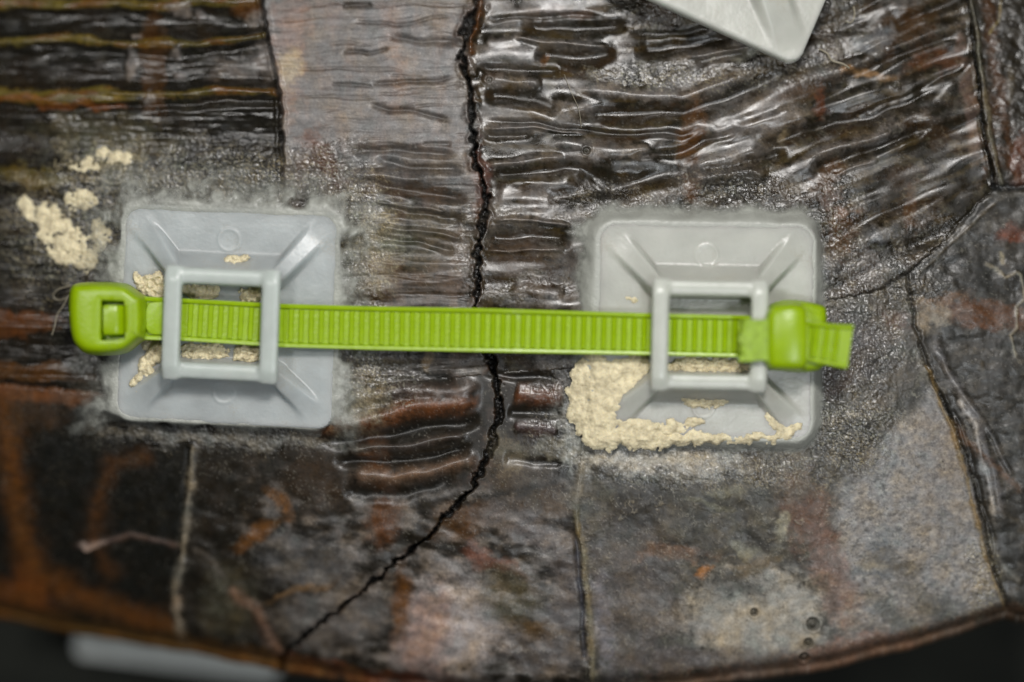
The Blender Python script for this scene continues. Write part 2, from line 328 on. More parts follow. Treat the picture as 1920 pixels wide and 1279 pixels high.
for x_, y_, rx, ry, a, c, al in [(1510, 960, 45, 80, -15, (.10, .052, .034), .7), (1560, 1080, 34, 90, -18, (.19, .125, .105), .6), (1620, 1210, 130, 22, -14, (.17, .10, .075), .65), (1420, 870, 60, 20, 0, (.045, .035, .02), .7), (1320, 1065, 16, 12, 0, (.30, .13, .03), .85),
        (1260, 1040, 70, 16, 0, (.13, .075, .045), .6), (1400, 1070, 50, 16, -20, (.10, .075, .04), .8), (1380, 1100, 60, 26, 0, (.03, .03, .028), .7), (1350, 930, 90, 30, 0, (.05, .05, .045), .7), (1200, 930, 60, 60, 0, (.025, .024, .022), .8), (1260, 870, 90, 16, 0, (.08, .05, .025), .5),
        (1250, 1150, 80, 30, 25, GREYL, .45), (1460, 990, 12, 26, 20, (.20, .20, .16), .8), (1395, 1028, 26, 10, 20, (.18, .18, .14), .7), (1360, 925, 34, 8, 0, (.14, .14, .10), .5), (1330, 950, 40, 7, 20, (.14, .14, .10), .5), (1490, 905, 40, 30, 0, (.08, .075, .06), .5),
        (1660, 1050, 40, 40, 0, (.07, .08, .09), .6), (1700, 1060, 30, 18, 0, (.08, .07, .055), .7), (1640, 1055, 22, 10, 0, (.24, .23, .2), .6), (1740, 1130, 60, 18, 30, (.05, .05, .04), .6), (1690, 1160, 90, 16, 35, (.06, .065, .055), .6), (1590, 830, 50, 60, -40, (.035, .033, .028), .8),
        (1640, 700, 60, 80, 0, (.05, .045, .04), .6), (1600, 760, 70, 40, 0, (.075, .07, .06), .5), (1670, 600, 34, 16, 10, (.12, .08, .07), .6), (1560, 715, 30, 30, 0, (.08, .045, .04), .5), (1600, 640, 50, 20, 0, (.12, .11, .12), .4)]:
    paint(wM3 * blob(x_, y_, rx, ry, a, .55), c, al)
H += wM3 * (.045 * fbm(PX / 80, PY / 80, 3, 90) + .005 * g1 + .002 * g2) * (1 - .45 * diag)
H += wM3 * .004 * diag * fbm(PX / 16 + PY / 40, PY / 12, 4, 110)
scr = np.clip(1 - np.abs(fbm(PX / 34, PY / 34, 3, 120)) * 14, 0, 1)
paint(wM3 * scr * sm(-.1, .4, n1), (.20, .19, .16), .55); H += wM3 * scr * .01
scr2 = np.clip(1 - np.abs(fbm(PX / 60 + PY / 200, PY / 25, 3, 124)) * 12, 0, 1)
paint((wP2 * right * sm(1150, 1400, PX) + wM4) * scr2 * sm(0, .5, n0 + .5 * n1), (.15, .13, .10), .45)

paint(wM4, (0.022, 0.021, 0.018), .85)
paint(wM4 * sm(.0, .6, n1 + .4 * n2), (.055, .052, .046), .8)
paint(wM4 * blob(1850, 590, 110, 22, 6, .5), (.08, .034, .013), .8)
paint(wM4 * blob(1750, 590, 30, 22, 20, .6), (.20, .17, .13), .8)
paint(wM4 * blob(1780, 560, 40, 14, -20, .6), (.13, .08, .05), .7)
paint(wM4 * blob(1830, 510, 60, 35, 0, .6), (.012, .012, .010), .8)
paint(wM4 * blob(1905, 440, 30, 20, 0, .5), (.11, .035, .018), .7)
for q, wd, c, al, d in [([(1745, 620), (1775, 700), (1820, 770), (1860, 880), (1880, 1000)], 9, (.13, .13, .14), .8, .05), ([(1790, 735), (1825, 800), (1850, 900), (1868, 990)], 4, (.32, .32, .33), .8, .03), ([(1800, 730), (1860, 820), (1900, 900)], 5, (.10, .10, .105), .7, .04),
          ([(1775, 740), (1820, 850), (1850, 970), (1870, 1060)], 4, (.012, .012, .011), .6, -.04), ([(1850, 1000), (1880, 1060), (1915, 1100)], 6, (.14, .14, .13), .6, .02), ([(1770, 790), (1850, 860), (1920, 930)], 8, (.10, .055, .03), .6, .01)]:
    m = stroke(q, wd, .15); paint(m, c, al); H += d * m
H += wM4 * (.05 * fbm(PX / 90, PY / 60, 3, 150) + .008 * n1 + .002 * g2)
m = stroke([(1840, 495), (1868, 505), (1885, 518), (1905, 508), (1915, 515), (1915, 560), (1902, 575), (1906, 620), (1896, 632), (1903, 650), (1906, 672)], 2.6, .04); paint(m, (.24, .22, .17), .6); H += .012 * m
paint(wM4 * stroke([(1875, 470), (1880, 500)], 3), (.3, .28, .2), .5)
wP3 = f(regP3)
paint(wP3, (0.014, 0.012, 0.008), .85); paint(wP3 * stroke([(1855, 0), (1862, 120), (1890, 260), (1905, 330)], 12, 0), (.06, .028, .012), .7); paint(wP3 * blob(1915, 300, 16, 60, 0), (.09, .03, .014), .6)
paint(wP3 * stroke([(1880, 0), (1872, 40), (1852, 70)], 2.2), (.2, .16, .07), .7); paint(wP3 * stroke([(1895, 120), (1890, 200)], 4), (.08, .07, .05), .5)
H += wP3 * .03 * n1

# ---- seams (recessed) and the crack
def seam(pts, w, depth, c, al=.9, ridge=0):
    global H
    D, T = dist(pts, WX, WY, 60)
    m = np.exp(-(D / w) ** 2); H = H - depth * m; paint(m, c, al)
    if ridge:
        sh = np.exp(-((D - w * 2.0) / (w * 1.1)) ** 2); H = H + ridge * sh
seam([(x, y) for x, y in S1 if y < 310], 3.5, .10, (.012, .011, .010), .9, .03)
seam([(528, 250), (534, 420)], 4, .06, (.02, .02, .02), .7)
seam(S3, 2.8, .08, (.006, .006, .006), .95, .03)
m = stroke([(1822, 0), (1838, 120), (1854, 250), (1874, 345)], 3.5, 0); paint(m, (.12, .11, .08), .8); H += m * .03
seam([(1990, 350), (1865, 352)], 8, .08, (.014, .015, .016), .8)
seam([(1865, 352), (1780, 440), (1700, 515), (1640, 548), (1560, 562), (1400, 610)], 3.5, .02, (.014, .013, .011), .35, .004)
m = stroke([(1872, 372), (1790, 452), (1720, 515)], 3.0, .1); paint(m, (.09, .075, .05), .5); H += m * .015
seam([(1700, 515), (1716, 610), (1742, 700), (1786, 790)], 3.5, .04, (.012, .012, .011), .6, .01)
seam([(1742, 700), (1786, 790), (1815, 870), (1840, 970), (1860, 1060), (1890, 1140)], 3.5, .08, (.012, .012, .011), .85)
m = stroke([(1735, 690), (1779, 790), (1806, 870), (1830, 970), (1851, 1060), (1884, 1145)], 4.2, 0); paint(m, (.17, .125, .06), .85); H += m * .035
seam([(1125, 690), (1092, 850)], 5, .06, (.02, .02, .02), .6)
m = stroke([(1088, 875), (1080, 950), (1092, 1040), (1097, 1080), (1110, 1200), (1112, 1300)], 7, 0); paint(m, (.14, .12, .075), .9); H += m * .03
m = stroke([(1080, 1000), (1086, 1090), (1098, 1240)], 5, .05); paint(m, (.03, .032, .045), .8); H -= m * .05  # side shadow left of the pale seam, painted dark
paint(stroke([(1100, 870), (1080, 920), (1070, 960)], 18, .1), (.13, .13, .125), .6)
paint(stroke([(1120, 1060), (1130, 1180), (1140, 1260)], 13, .15), (.17, .165, .19), .6)
m = stroke([(366, 838), (352, 950), (345, 1020), (330, 1100), (338, 1205)], 6.5, 0); paint(m, (.17, .155, .125), .85); H += m * .04
paint(stroke([(333, 1110), (338, 1205)], 7, .1), (.26, .19, .13), .7)
m = stroke([(356, 838), (342, 950), (336, 1010), (321, 1100)], 3.5, 0); H -= m * .04
seam([(-60, 712), (200, 735)], 4, .05, (.012, .01, .008), .6)
Dc, Tc = dist(CR, PX + 2.2 * wob, PY + 1.5 * wob2, 80)
wc = np.interp(PY, [-60, 0, 100, 300, 400, 560, 700, 760, 880, 930, 1000, 1200, 1240], [11, 11, 8, 6, 7, 6.5, 7.5, 8.5, 9.5, 8, 5.5, 4.5, 7])
wc = .85 * wc * (1 + .75 * fbm(PX / 30, PY / 44, 3, 130))
mc = 1 - sm(.55, 1.15, Dc / wc)
H += .05 * np.exp(-((Dc - wc * 1.5) / 7) ** 2) * sm(-.4, .4, n1) * sm(700, 500, PY)
H -= mc * (.30 + .06 * fbm(PX / 7, PY / 9, 2, 131))
paint(mc, (.004, .004, .004), .97)
halo = np.exp(-(Dc / (wc * 2.2)) ** 2) * (1 - mc)
paint(halo * sm(-.1, .4, n1), (.05, .03, .022), .6)
m = stroke([(905, -10), (898, 30), (882, 70), (884, 110)], 5, .1); paint(m, (.075, .032, .010), .9); H += m * .12
# dark grains inside the crack
mg = mc * sm(.25, .5, fbm(PX / 6, PY / 6, 2, 133)); H += mg * .10; paint(mg, (.03, .028, .025), .7)
# bubbles / pits in the lower right scute and one near the top
for x_, y_, r_ in [(1524, 1170, 13), (1515, 1205, 9.5), (1508, 1233, 10), (917, 150, 6), (1414, 1148, 8), (1100, 283, 7), (1678, 160, 6)]:
    d = np.hypot(PX - x_, PY - y_); m = 1 - sm(.7, 1.1, d / r_)
    H -= .08 * m; H += .07 * np.exp(-(d / (r_ * .45)) ** 2) + .02 * np.exp(-((d - r_ * 1.2) / 2.5) ** 2)
    paint(m, (.035, .033, .025), .85)

# ---- rim: worn amber edge, rounding over
edge = 1 - sm(8, 34, DR)
paint(edge * sm(1150, 1300, PX), (.13, .07, .04), .55)
paint(edge * (1 - sm(500, 800, PX)), (.17, .085, .02), .6)
paint((1 - sm(4, 14, DR)) * sm(1780, 1850, PX), (.02, .015, .01), .8)
LR = 0.32
H -= .30 * (1 - sm(0, 40, DR)) ** 2

# ---- gritty clear-glue residue around the two mounts
grit = np.zeros_like(PX)
for x_, y_, rx, ry, a, al in [(420, 330, 240, 70, 3, .9), (620, 360, 80, 90, 30, 1), (655, 520, 60, 180, 0, .8), (150, 420, 110, 90, 10, .8), (200, 620, 60, 150, 0, .5), (700, 720, 90, 60, 0, .6), (400, 820, 240, 30, 3, .6), (1300, 385, 230, 35, 3, .8), (1400, 350, 120, 36, 8, 1),
      (1560, 450, 50, 120, 0, .9), (1610, 640, 80, 110, 0, 1), (1590, 780, 80, 90, 0, .9), (1640, 560, 120, 40, -10, .8), (1060, 780, 70, 100, 0, .5), (1300, 870, 240, 40, 0, .5), (1250, 140, 120, 30, -5, .6), (1480, 130, 120, 30, -5, .7), (1230, 20, 70, 40, 0, .7), (1560, 40, 50, 60, 0, .7), (1840, 1080, 40, 60, 0, .7),
      (1000, 410, 120, 14, 4, .3), (880, 470, 30, 100, 0, .35), (1000, 540, 80, 24, 0, .4), (1700, 480, 100, 60, -30, .5)]:
    grit = np.maximum(grit, al * blob(x_, y_, rx, ry, a, .5))
sp = fbm(PX / 5.2, PY / 5.2, 3, 140, .7)
H += grit * (.019 * sp + .02 * fbm(PX / 14, PY / 14, 3, 144))
paint(grit * sm(.0, .5, sp), (.075, .072, .062), .55)
paint(grit * sm(.35, .65, sp) * sm(-.2, .4, n1), (.24, .23, .19), .75)
for x_, y_, rx, ry, a, c, al in [(1230, 862, 130, 24, 4, (.36, .36, .34), .85), (1085, 800, 34, 70, 0, (.26, .27, .26), .7), (1330, 880, 60, 18, 0, (.22, .22, .21), .6), (690, 470, 60, 80, 0, (.24, .23, .18), .45), (670, 760, 50, 40, 0, (.22, .21, .16), .6), (655, 600, 34, 110, 0, (.10, .10, .09), .5),
        (420, 350, 210, 30, 3, (.13, .13, .12), .6), (180, 700, 40, 90, 0, (.10, .10, .095), .5), (420, 825, 200, 14, 4, (.17, .17, .16), .6), (210, 310, 60, 30, 10, (.14, .14, .10), .6), (1600, 640, 60, 60, 0, (.11, .105, .11), .5), (1050, 840, 40, 20, 0, (.2, .2, .17), .5), (955, 850, 30, 30, 0, (.16, .14, .10), .5), (1440, 100, 60, 12, 0, (.2, .2, .17), .6)]:
    paint(blob(x_, y_, rx, ry, a, .7), c, al)
spk = sm(.22, .5, fbm(PX / 4.6, PY / 4.6, 3, 370, .7))
for x_, y_, rx, ry, al in [(690, 450, 60, 90, .55), (650, 720, 70, 70, .5), (420, 335, 240, 45, .5), (140, 430, 130, 110, .7), (200, 300, 90, 40, .8), (1280, 150, 140, 18, .5), (1420, 880, 200, 40, .3), (1600, 800, 60, 60, .4), (1840, 1090, 30, 70, .6)]:
    paint(blob(x_, y_, rx, ry, 0, .7) * spk, (.34, .32, .23), al)
RO = RO + .14 * wM3 - .12 * wP1 - .12 * right * wP2 + .04 * lf * wP2 + .05 * wM2 * sm(900, 1000, PY) + .06 * n1 + .04 * wM4
RO = RO * (1 - grit) + .24 * grit
RO = np.clip(RO, .16, .62)

C *= (1 + .26 * fbm(PX / 19, PY / 15, 4, 320, .7) + .10 * fbm(PX / 5, PY / 5, 2, 330))[..., None].clip(.25, 2.2)
C *= np.array([1.06, 1.0, .90])
hue = fbm(PX / 60, PY / 50, 4, 340, .6)
C *= np.stack([1 + .14 * hue, 1 + .02 * hue, 1 - .16 * np.maximum(hue, -.3)], -1).clip(.5, 1.5)
# pale scuffs: short scratches and specks of dust
sc = np.clip(1 - np.abs(fbm(PX / 22, PY / 22, 3, 350)) * 16, 0, 1) * sm(.1, .5, fbm(PX / 50, PY / 50, 3, 355))
C += (sc * (.05 + .09 * (wM3 + .6 * wM2 + .4 * wM4).clip(0, 1)))[..., None] * np.array([.9, .85, .7]) * (1 - mc)[..., None]
dk = sm(.42, .62, fbm(PX / 4.2, PY / 4.2, 2, 360)) * sm(-.3, .5, n1)
C = C * (1 - .55 * dk[..., None])
dst = sm(.50, .70, fbm(PX / 3.8, PY / 3.8, 2, 366)) * (1 - mc) * sm(-.2, .5, NB)
C = C + dst[..., None] * np.array([.10, .095, .085]) * (1 - .7 * wP1 - .7 * wM1)[..., None]
COAT = np.clip((.04 + .02 * right * wP2 + .2 * wP1 + .10 * wM2 * (1 - sm(860, 940, PY))), 0, 1) * (1 - mc) * sm(-.55, .15, NB + .3)
COAT = COAT * (1 - grit) + .65 * grit
Z = dome(PX, PY) + H
K = (CD - dome(PX, PY)) / CD
VX = (PX - 960) / 100 * K; VY = (639.5 - PY) / 100 * K
# lip rolling under at the rim
NL = 16
lx, ly, lz = [], [], []
for i in range(1, NL + 1):
    a = i / NL * R(165)
    lx.append(VX[-1]); ly.append(VY[-1] - LR * math.sin(a) * .55 + (0.04 * max(0, i - 10))); lz.append(Z[-1] - LR * (1 - math.cos(a)) * 1.1)
VX = np.vstack([VX, lx]); VY = np.vstack([VY, ly]); Z = np.vstack([Z, lz])
ext = lambda A: np.concatenate([A, np.repeat(A[-1:], NL, 0)], 0)
C = np.clip(ext(C), 0, 1); RO = ext(RO); GR = ext(grit); COAT = ext(COAT)
reg = np.zeros((NY, NX), int)
lc = WX < xc
reg[regP1] = 0; reg[regP2 & lc] = 1; reg[regP2 & ~lc] = 2; reg[regP3] = 3
reg[regM1] = 4; reg[regM2 & lc] = 5; reg[regM2 & ~lc] = 6; reg[regM3] = 7; reg[regM4] = 8
reg = ext(reg)

# ------------------------------------------------------------------ object helpers
COL = S.collection
def link(o, parent=None):
    COL.objects.link(o)
    if parent:
        o.parent = parent; o.matrix_parent_inverse = parent.matrix_world.inverted() if False else Matrix.Identity(4)
    return o
def tag(o, label=None, cat=None, group=None, kind=None):
    if label: o['label'] = label
    if cat: o['category'] = cat
    if group: o['group'] = group
    if kind: o['kind'] = kind
    return o
def empty(name, loc, rot=(0, 0, 0)):
    o = bpy.data.objects.new(name, None); COL.objects.link(o); o.location = loc; o.rotation_euler = rot
    o.empty_display_size = .3; return o
def mat(name):
    m = bpy.data.materials.new(name); m.use_nodes = True
    nt = m.node_tree; b = nt.nodes['Principled BSDF']; return m, nt, b
def N(nt, t, **kw):
    n = nt.nodes.new(t)
    for k_, v in kw.items(): setattr(n, k_, v)
    return n
def np_mesh(name, V, Q, m, parent=None, attrs=None):
    me = bpy.data.meshes.new(name)
    me.vertices.add(len(V)); me.vertices.foreach_set('co', np.ascontiguousarray(V, dtype=np.float32).ravel())
    me.loops.add(Q.size); me.loops.foreach_set('vertex_index', np.ascontiguousarray(Q, dtype=np.int32).ravel())
    n = len(Q); me.polygons.add(n)
    me.polygons.foreach_set('loop_start', np.arange(n, dtype=np.int32) * 4)
    try: me.polygons.foreach_set('loop_total', np.full(n, 4, dtype=np.int32))
    except Exception: pass
    me.polygons.foreach_set('use_smooth', np.ones(n, dtype=bool))
    for k_, A in (attrs or {}).items():
        a = me.attributes.new(k_, 'FLOAT_COLOR', 'POINT'); a.data.foreach_set('color', np.ascontiguousarray(A, dtype=np.float32).ravel())
    me.update(calc_edges=True); me.validate()
    me.materials.append(m)
    o = bpy.data.objects.new(name, me); link(o, parent); return o
def grid_quads(ny, nx):
    i = np.arange((ny - 1) * (nx - 1)); r = i // (nx - 1); c = i % (nx - 1)
    a = r * nx + c
    return np.stack([a, a + nx, a + nx + 1, a + 1], 1)
def sub(name, V, Q, A, keep, m, parent):
    q = Q[keep]; u, inv = np.unique(q.ravel(), return_inverse=True)
    return np_mesh(name, V[u], inv.reshape(-1, 4), m, parent, {k_: a[u] for k_, a in A.items()})

# ------------------------------------------------------------------ shell material
msh, nt, b = mat('horn_shell')
at = N(nt, 'ShaderNodeAttribute', attribute_name='col'); a2 = N(nt, 'ShaderNodeAttribute', attribute_name='prop')
tc = N(nt, 'ShaderNodeTexCoord')
nz = N(nt, 'ShaderNodeTexNoise'); nz.inputs['Scale'].default_value = 26; nz.inputs['Detail'].default_value = 6; nz.inputs['Roughness'].default_value = .7
nt.links.new(tc.outputs['Object'], nz.inputs['Vector'])
mr = N(nt, 'ShaderNodeMapRange'); mr.inputs[1].default_value = .3; mr.inputs[2].default_value = .7; mr.inputs[3].default_value = .7; mr.inputs[4].default_value = 1.3
nt.links.new(nz.outputs['Fac'], mr.inputs[0])
vm = N(nt, 'ShaderNodeVectorMath', operation='SCALE'); nt.links.new(at.outputs['Color'], vm.inputs[0]); nt.links.new(mr.outputs[0], vm.inputs['Scale'])
nt.links.new(vm.outputs[0], b.inputs['Base Color'])
sx = N(nt, 'ShaderNodeSeparateColor'); nt.links.new(a2.outputs['Color'], sx.inputs[0])
n3 = N(nt, 'ShaderNodeTexNoise'); n3.inputs['Scale'].default_value = 5; n3.inputs['Detail'].default_value = 5
nt.links.new(tc.outputs['Object'], n3.inputs['Vector'])
m3 = N(nt, 'ShaderNodeMapRange'); m3.inputs[1].default_value = .3; m3.inputs[2].default_value = .7; m3.inputs[3].default_value = -.09; m3.inputs[4].default_value = .12
nt.links.new(n3.outputs['Fac'], m3.inputs[0])
ad = N(nt, 'ShaderNodeMath', operation='ADD'); nt.links.new(sx.outputs[0], ad.inputs[0]); nt.links.new(m3.outputs[0], ad.inputs[1])
nt.links.new(ad.outputs[0], b.inputs['Roughness'])
bs = N(nt, 'ShaderNodeMath', operation='MULTIPLY_ADD'); nt.links.new(sx.outputs[1], bs.inputs[0]); bs.inputs[1].default_value = .75; bs.inputs[2].default_value = .18
bp = N(nt, 'ShaderNodeBump'); bp.inputs['Distance'].default_value = .022
nt.links.new(bs.outputs[0], bp.inputs['Strength']); nt.links.new(nz.outputs['Fac'], bp.inputs['Height'])
nt.links.new(bp.outputs[0], b.inputs['Normal'])
b.inputs['IOR'].default_value = 1.5
nt.links.new(sx.outputs[2], b.inputs['Coat Weight']); b.inputs['Coat Roughness'].default_value = .22

shell = empty('turtle_shell', (0, 0, 0))
tag(shell, 'dark wrinkled turtle shell with a black crack and two pale mounts glued on', 'turtle shell')
V = np.stack([VX.ravel(), VY.ravel(), Z.ravel()], 1)
NYT = NY + NL
Q = grid_quads(NYT, NX)
ones = np.ones(NYT * NX)
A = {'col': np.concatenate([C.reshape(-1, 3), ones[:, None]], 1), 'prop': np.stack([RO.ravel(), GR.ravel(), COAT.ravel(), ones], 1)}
fr = reg[:-1, :-1].ravel()
scl = ['dark scute with broad olive-edged growth ridges', 'worn grey finely wrinkled scute left of the crack, sheen in its colour', 'deeply wrinkled scute right of the crack', None,
       'black edge scute with an orange border', 'edge scute left of the crack, with a rusty ridge', 'edge scute between crack and pale seam', 'grey scuffed edge scute with three small pits', 'dark edge scute with a pale squiggly scratch']
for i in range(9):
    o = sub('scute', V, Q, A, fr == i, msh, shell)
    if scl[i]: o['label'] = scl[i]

def shell_z(px, py):
    px = np.asarray(px, float); py = np.asarray(py, float)
    ci = np.clip(((px - cx[0]) / STEP).astype(int), 0, NX - 1)
    rr = rim[ci]; ri = np.clip(((py + 60) / (rr + 60) * (NY - 1)).astype(int), 0, NY - 1)
    return Z[ri, ci]

# ------------------------------------------------------------------ other materials
def plastic(name, col, sss, rough, radius, transm=0, bump=.004, var=.06, scale=3, dust=None):
    m, nt, b = mat(name)
    tc = N(nt, 'ShaderNodeTexCoord'); n = N(nt, 'ShaderNodeTexNoise'); n.inputs['Scale'].default_value = scale; n.inputs['Detail'].default_value = 5
    nt.links.new(tc.outputs['Object'], n.inputs['Vector'])
    mr = N(nt, 'ShaderNodeMapRange'); mr.inputs[1].default_value = .3; mr.inputs[2].default_value = .7; mr.inputs[3].default_value = 1 - var; mr.inputs[4].default_value = 1 + var
    nt.links.new(n.outputs['Fac'], mr.inputs[0])
    vm = N(nt, 'ShaderNodeVectorMath', operation='SCALE'); vm.inputs[0].default_value = col; nt.links.new(mr.outputs[0], vm.inputs['Scale'])
    src = vm.outputs[0]
    if dust:
        n2 = N(nt, 'ShaderNodeTexNoise'); n2.inputs['Scale'].default_value = dust[1]; n2.inputs['Detail'].default_value = 8; n2.inputs['Roughness'].default_value = .75
        nt.links.new(tc.outputs['Object'], n2.inputs['Vector'])
        n5 = N(nt, 'ShaderNodeTexNoise'); n5.inputs['Scale'].default_value = 1.1; n5.inputs['Detail'].default_value = 2
        nt.links.new(tc.outputs['Object'], n5.inputs['Vector'])
        mu = N(nt, 'ShaderNodeMath', operation='MULTIPLY'); nt.links.new(n2.outputs['Fac'], mu.inputs[0]); nt.links.new(n5.outputs['Fac'], mu.inputs[1])
        m2 = N(nt, 'ShaderNodeMapRange'); m2.inputs[1].default_value = dust[2]; m2.inputs[2].default_value = dust[2] + .05; m2.inputs[4].default_value = dust[3]
        nt.links.new(mu.outputs[0], m2.inputs[0])
        mx = N(nt, 'ShaderNodeMix', data_type='RGBA'); nt.links.new(m2.outputs[0], mx.inputs[0]); nt.links.new(src, mx.inputs[6]); mx.inputs[7].default_value = (*dust[0], 1)
        src = mx.outputs[2]
    nt.links.new(src, b.inputs['Base Color'])
    b.inputs['Roughness'].default_value = rough
    b.inputs['Subsurface Weight'].default_value = sss; b.inputs['Subsurface Radius'].default_value = radius; b.inputs['Subsurface Scale'].default_value = 1
    b.inputs['Transmission Weight'].default_value = transm
    if bump:
        n4 = N(nt, 'ShaderNodeTexNoise'); n4.inputs['Scale'].default_value = 14; n4.inputs['Detail'].default_value = 6
        nt.links.new(tc.outputs['Object'], n4.inputs['Vector'])
        bp = N(nt, 'ShaderNodeBump'); bp.inputs['Distance'].default_value = bump; bp.inputs['Strength'].default_value = 1
        nt.links.new(n4.outputs['Fac'], bp.inputs['Height']); nt.links.new(bp.outputs[0], b.inputs['Normal'])
    return m
mplate = plastic('milky_nylon_plate', (.54, .58, .58), .9, .33, (.30, .34, .36), .25, .004, .13, 1.3, ((.5, .49, .43), 22, .30, .5))
mframe = plastic('milky_nylon_frame', (.55, .60, .565), .9, .32, (.18, .20, .18), .12, .004, .06, 3, ((.6, .6, .55), 24, .31, .4))
mframe2 = plastic('milky_nylon_frame_warm', (.58, .60, .54), .9, .32, (.18, .20, .18), .10, .004, .06, 3)
mplate2 = plastic('milky_nylon_plate_warm', (.57, .58, .525), .9, .33, (.30, .34, .32), .2, .004, .11, 1.3, ((.5, .47, .38), 22, .31, .4))
mpale = plastic('pale_nylon_plate', (.74, .76, .72), .3, .45, (.2, .2, .2), 0, .01, .05)  # paler copy of the plate nylon, lightened to offset the rim's shadow
mgreen = plastic('green_nylon', (.285, .435, .001), .35, .32, (.10, .12, .02), 0, .006, .06, 4, ((.42, .55, .20), 26, .345, .45))
mgreen2 = plastic('green_nylon_cut', (.29, .44, .03), .3, .5, (.1, .12, .03), 0, .03, .2, 9)

# ------------------------------------------------------------------ solid helpers (local coordinates)
def resample(poly, n):
    p = np.array(poly + [poly[0]], float); d = np.r_[0, np.cumsum(np.hypot(*(p[1:] - p[:-1]).T))]
    s = np.linspace(0, d[-1], n, endpoint=False)
    return np.stack([np.interp(s, d, p[:, 0]), np.interp(s, d, p[:, 1])], 1)
def rrect(x0, y0, x1, y1, r, seg=6):
    out = []
    for (a, b_, a0) in ((x1 - r, y1 - r, 0), (x0 + r, y1 - r, 90), (x0 + r, y0 + r, 180), (x1 - r, y0 + r, 270)):
        for i in range(seg + 1):
            t_ = R(a0 + 90 * i / seg); out.append((a + r * math.cos(t_), b_ + r * math.sin(t_)))
    return out
def smoothpoly(poly, it=2):
    for _ in range(it):
        q = []
        for i in range(len(poly)):
            a, b_ = poly[i], poly[(i + 1) % len(poly)]
            q += [(a[0] * .75 + b_[0] * .25, a[1] * .75 + b_[1] * .25), (a[0] * .25 + b_[0] * .75, a[1] * .25 + b_[1] * .75)]
        poly = q
    return poly
def inset(ring, d):
    n = len(ring); nx = np.roll(ring, -1, 0) - np.roll(ring, 1, 0)
    nrm = np.stack([nx[:, 1], -nx[:, 0]], 1); nrm /= np.linalg.norm(nrm, axis=1)[:, None] + 1e-9
    return ring - nrm * d                       # CCW ring: inward
def loft(name, rings, m, parent, cap0=True, cap1=True, loop=False):
    n = len(rings[0]); vs = [tuple(v) for r in rings for v in r]; fs = []
    k_ = len(rings)
    for i in range(k_ if loop else k_ - 1):
        j2 = (i + 1) % k_
        for j in range(n):
            a = i * n + j; b_ = i * n + (j + 1) % n; c = j2 * n + (j + 1) % n; d = j2 * n + j
            fs.append((a, b_, c, d))
    if cap0 and not loop: fs.append(tuple(range(n))[::-1])
    if cap1 and not loop: fs.append(tuple((k_ - 1) * n + j for j in range(n)))
    me = bpy.data.meshes.new(name); me.from_pydata(vs, [], fs)
    bm = bmesh.new(); bm.from_mesh(me); bmesh.ops.recalc_face_normals(bm, faces=bm.faces); bm.to_mesh(me); bm.free()
    me.polygons.foreach_set('use_smooth', [True] * len(me.polygons)); me.materials.append(m)
    try: me.set_sharp_from_angle(angle=R(50))
    except Exception: pass
    o = bpy.data.objects.new(name, me); return link(o, parent)
def solid(name, poly, z0, z1, bev, m, parent, n=96, smooth=0, taper=0.0):
    if smooth: poly = smoothpoly(poly, smooth)
    r = resample(poly, n)
    area = np.sum(r[:, 0] * np.roll(r[:, 1], -1) - np.roll(r[:, 0], -1) * r[:, 1])
    if area < 0: r = r[::-1]
    rings = []
    rings.append([(x, y, z0) for x, y in r])
    base = inset(r, taper)
    for i in range(6):
        a = i / 5 * math.pi / 2
        q = inset(base, bev * (1 - math.cos(a)))
        rings.append([(x, y, z1 - bev + bev * math.sin(a)) for x, y in q])
    return loft(name, rings, m, parent)
def bar(name, pts, w, h, m, parent, seg=14, ws=None, hs=None, sub_=6):
    """rounded bar swept along a 3-D polyline (local), cross-section width w (across, in xy), height h"""
    pts = [Vector(p) for p in pts]
    fine = []; 
    for i in range(len(pts) - 1):
        for j in range(sub_): fine.append((pts[i].lerp(pts[i + 1], j / sub_), i + j / sub_))
    fine.append((pts[-1], len(pts) - 1.0))
    rings = []
    for i, (p, t_) in enumerate(fine):
        a = fine[max(0, i - 1)][0]; b_ = fine[min(len(fine) - 1, i + 1)][0]; tg = (b_ - a).normalized()
        side = Vector((-tg.y, tg.x, 0)).normalized() if abs(tg.z) < .99 else Vector((1, 0, 0)); upv = tg.cross(side) * -1
        if upv.z < 0: upv = -upv
        i0 = min(int(t_), len(pts) - 2); fr_ = t_ - i0
        ww = (ws[i0] * (1 - fr_) + ws[i0 + 1] * fr_) if ws else w; hh = (hs[i0] * (1 - fr_) + hs[i0 + 1] * fr_) if hs else h
        ring = []
        for k_ in range(seg):
            th = 2 * math.pi * k_ / seg; c, s = math.cos(th), math.sin(th)
            e = .55 if w != .3 else .85
            ring.append(p + side * (ww / 2 * math.copysign(abs(c) ** e, c)) + upv * (hh / 2 * math.copysign(abs(s) ** e, s)))
        rings.append(ring)
    return loft(name, rings, m, parent)

def fuse(name, parts, m, parent, vox=.028, it=7):
    """melt overlapping solids into one moulded piece"""
    bm = bmesh.new()
    for p in parts:
        bm.from_mesh(p.data); d = p.data; bpy.data.objects.remove(p); bpy.data.meshes.remove(d)
    me = bpy.data.meshes.new(name); bm.to_mesh(me); bm.free(); me.materials.append(m)
    o = link(bpy.data.objects.new(name, me), parent)
    q = o.modifiers.new('remesh', 'REMESH'); q.mode = 'VOXEL'; q.voxel_size = vox; q.use_smooth_shade = True
    q = o.modifiers.new('smooth', 'SMOOTH'); q.factor = .5; q.iterations = it
    return o
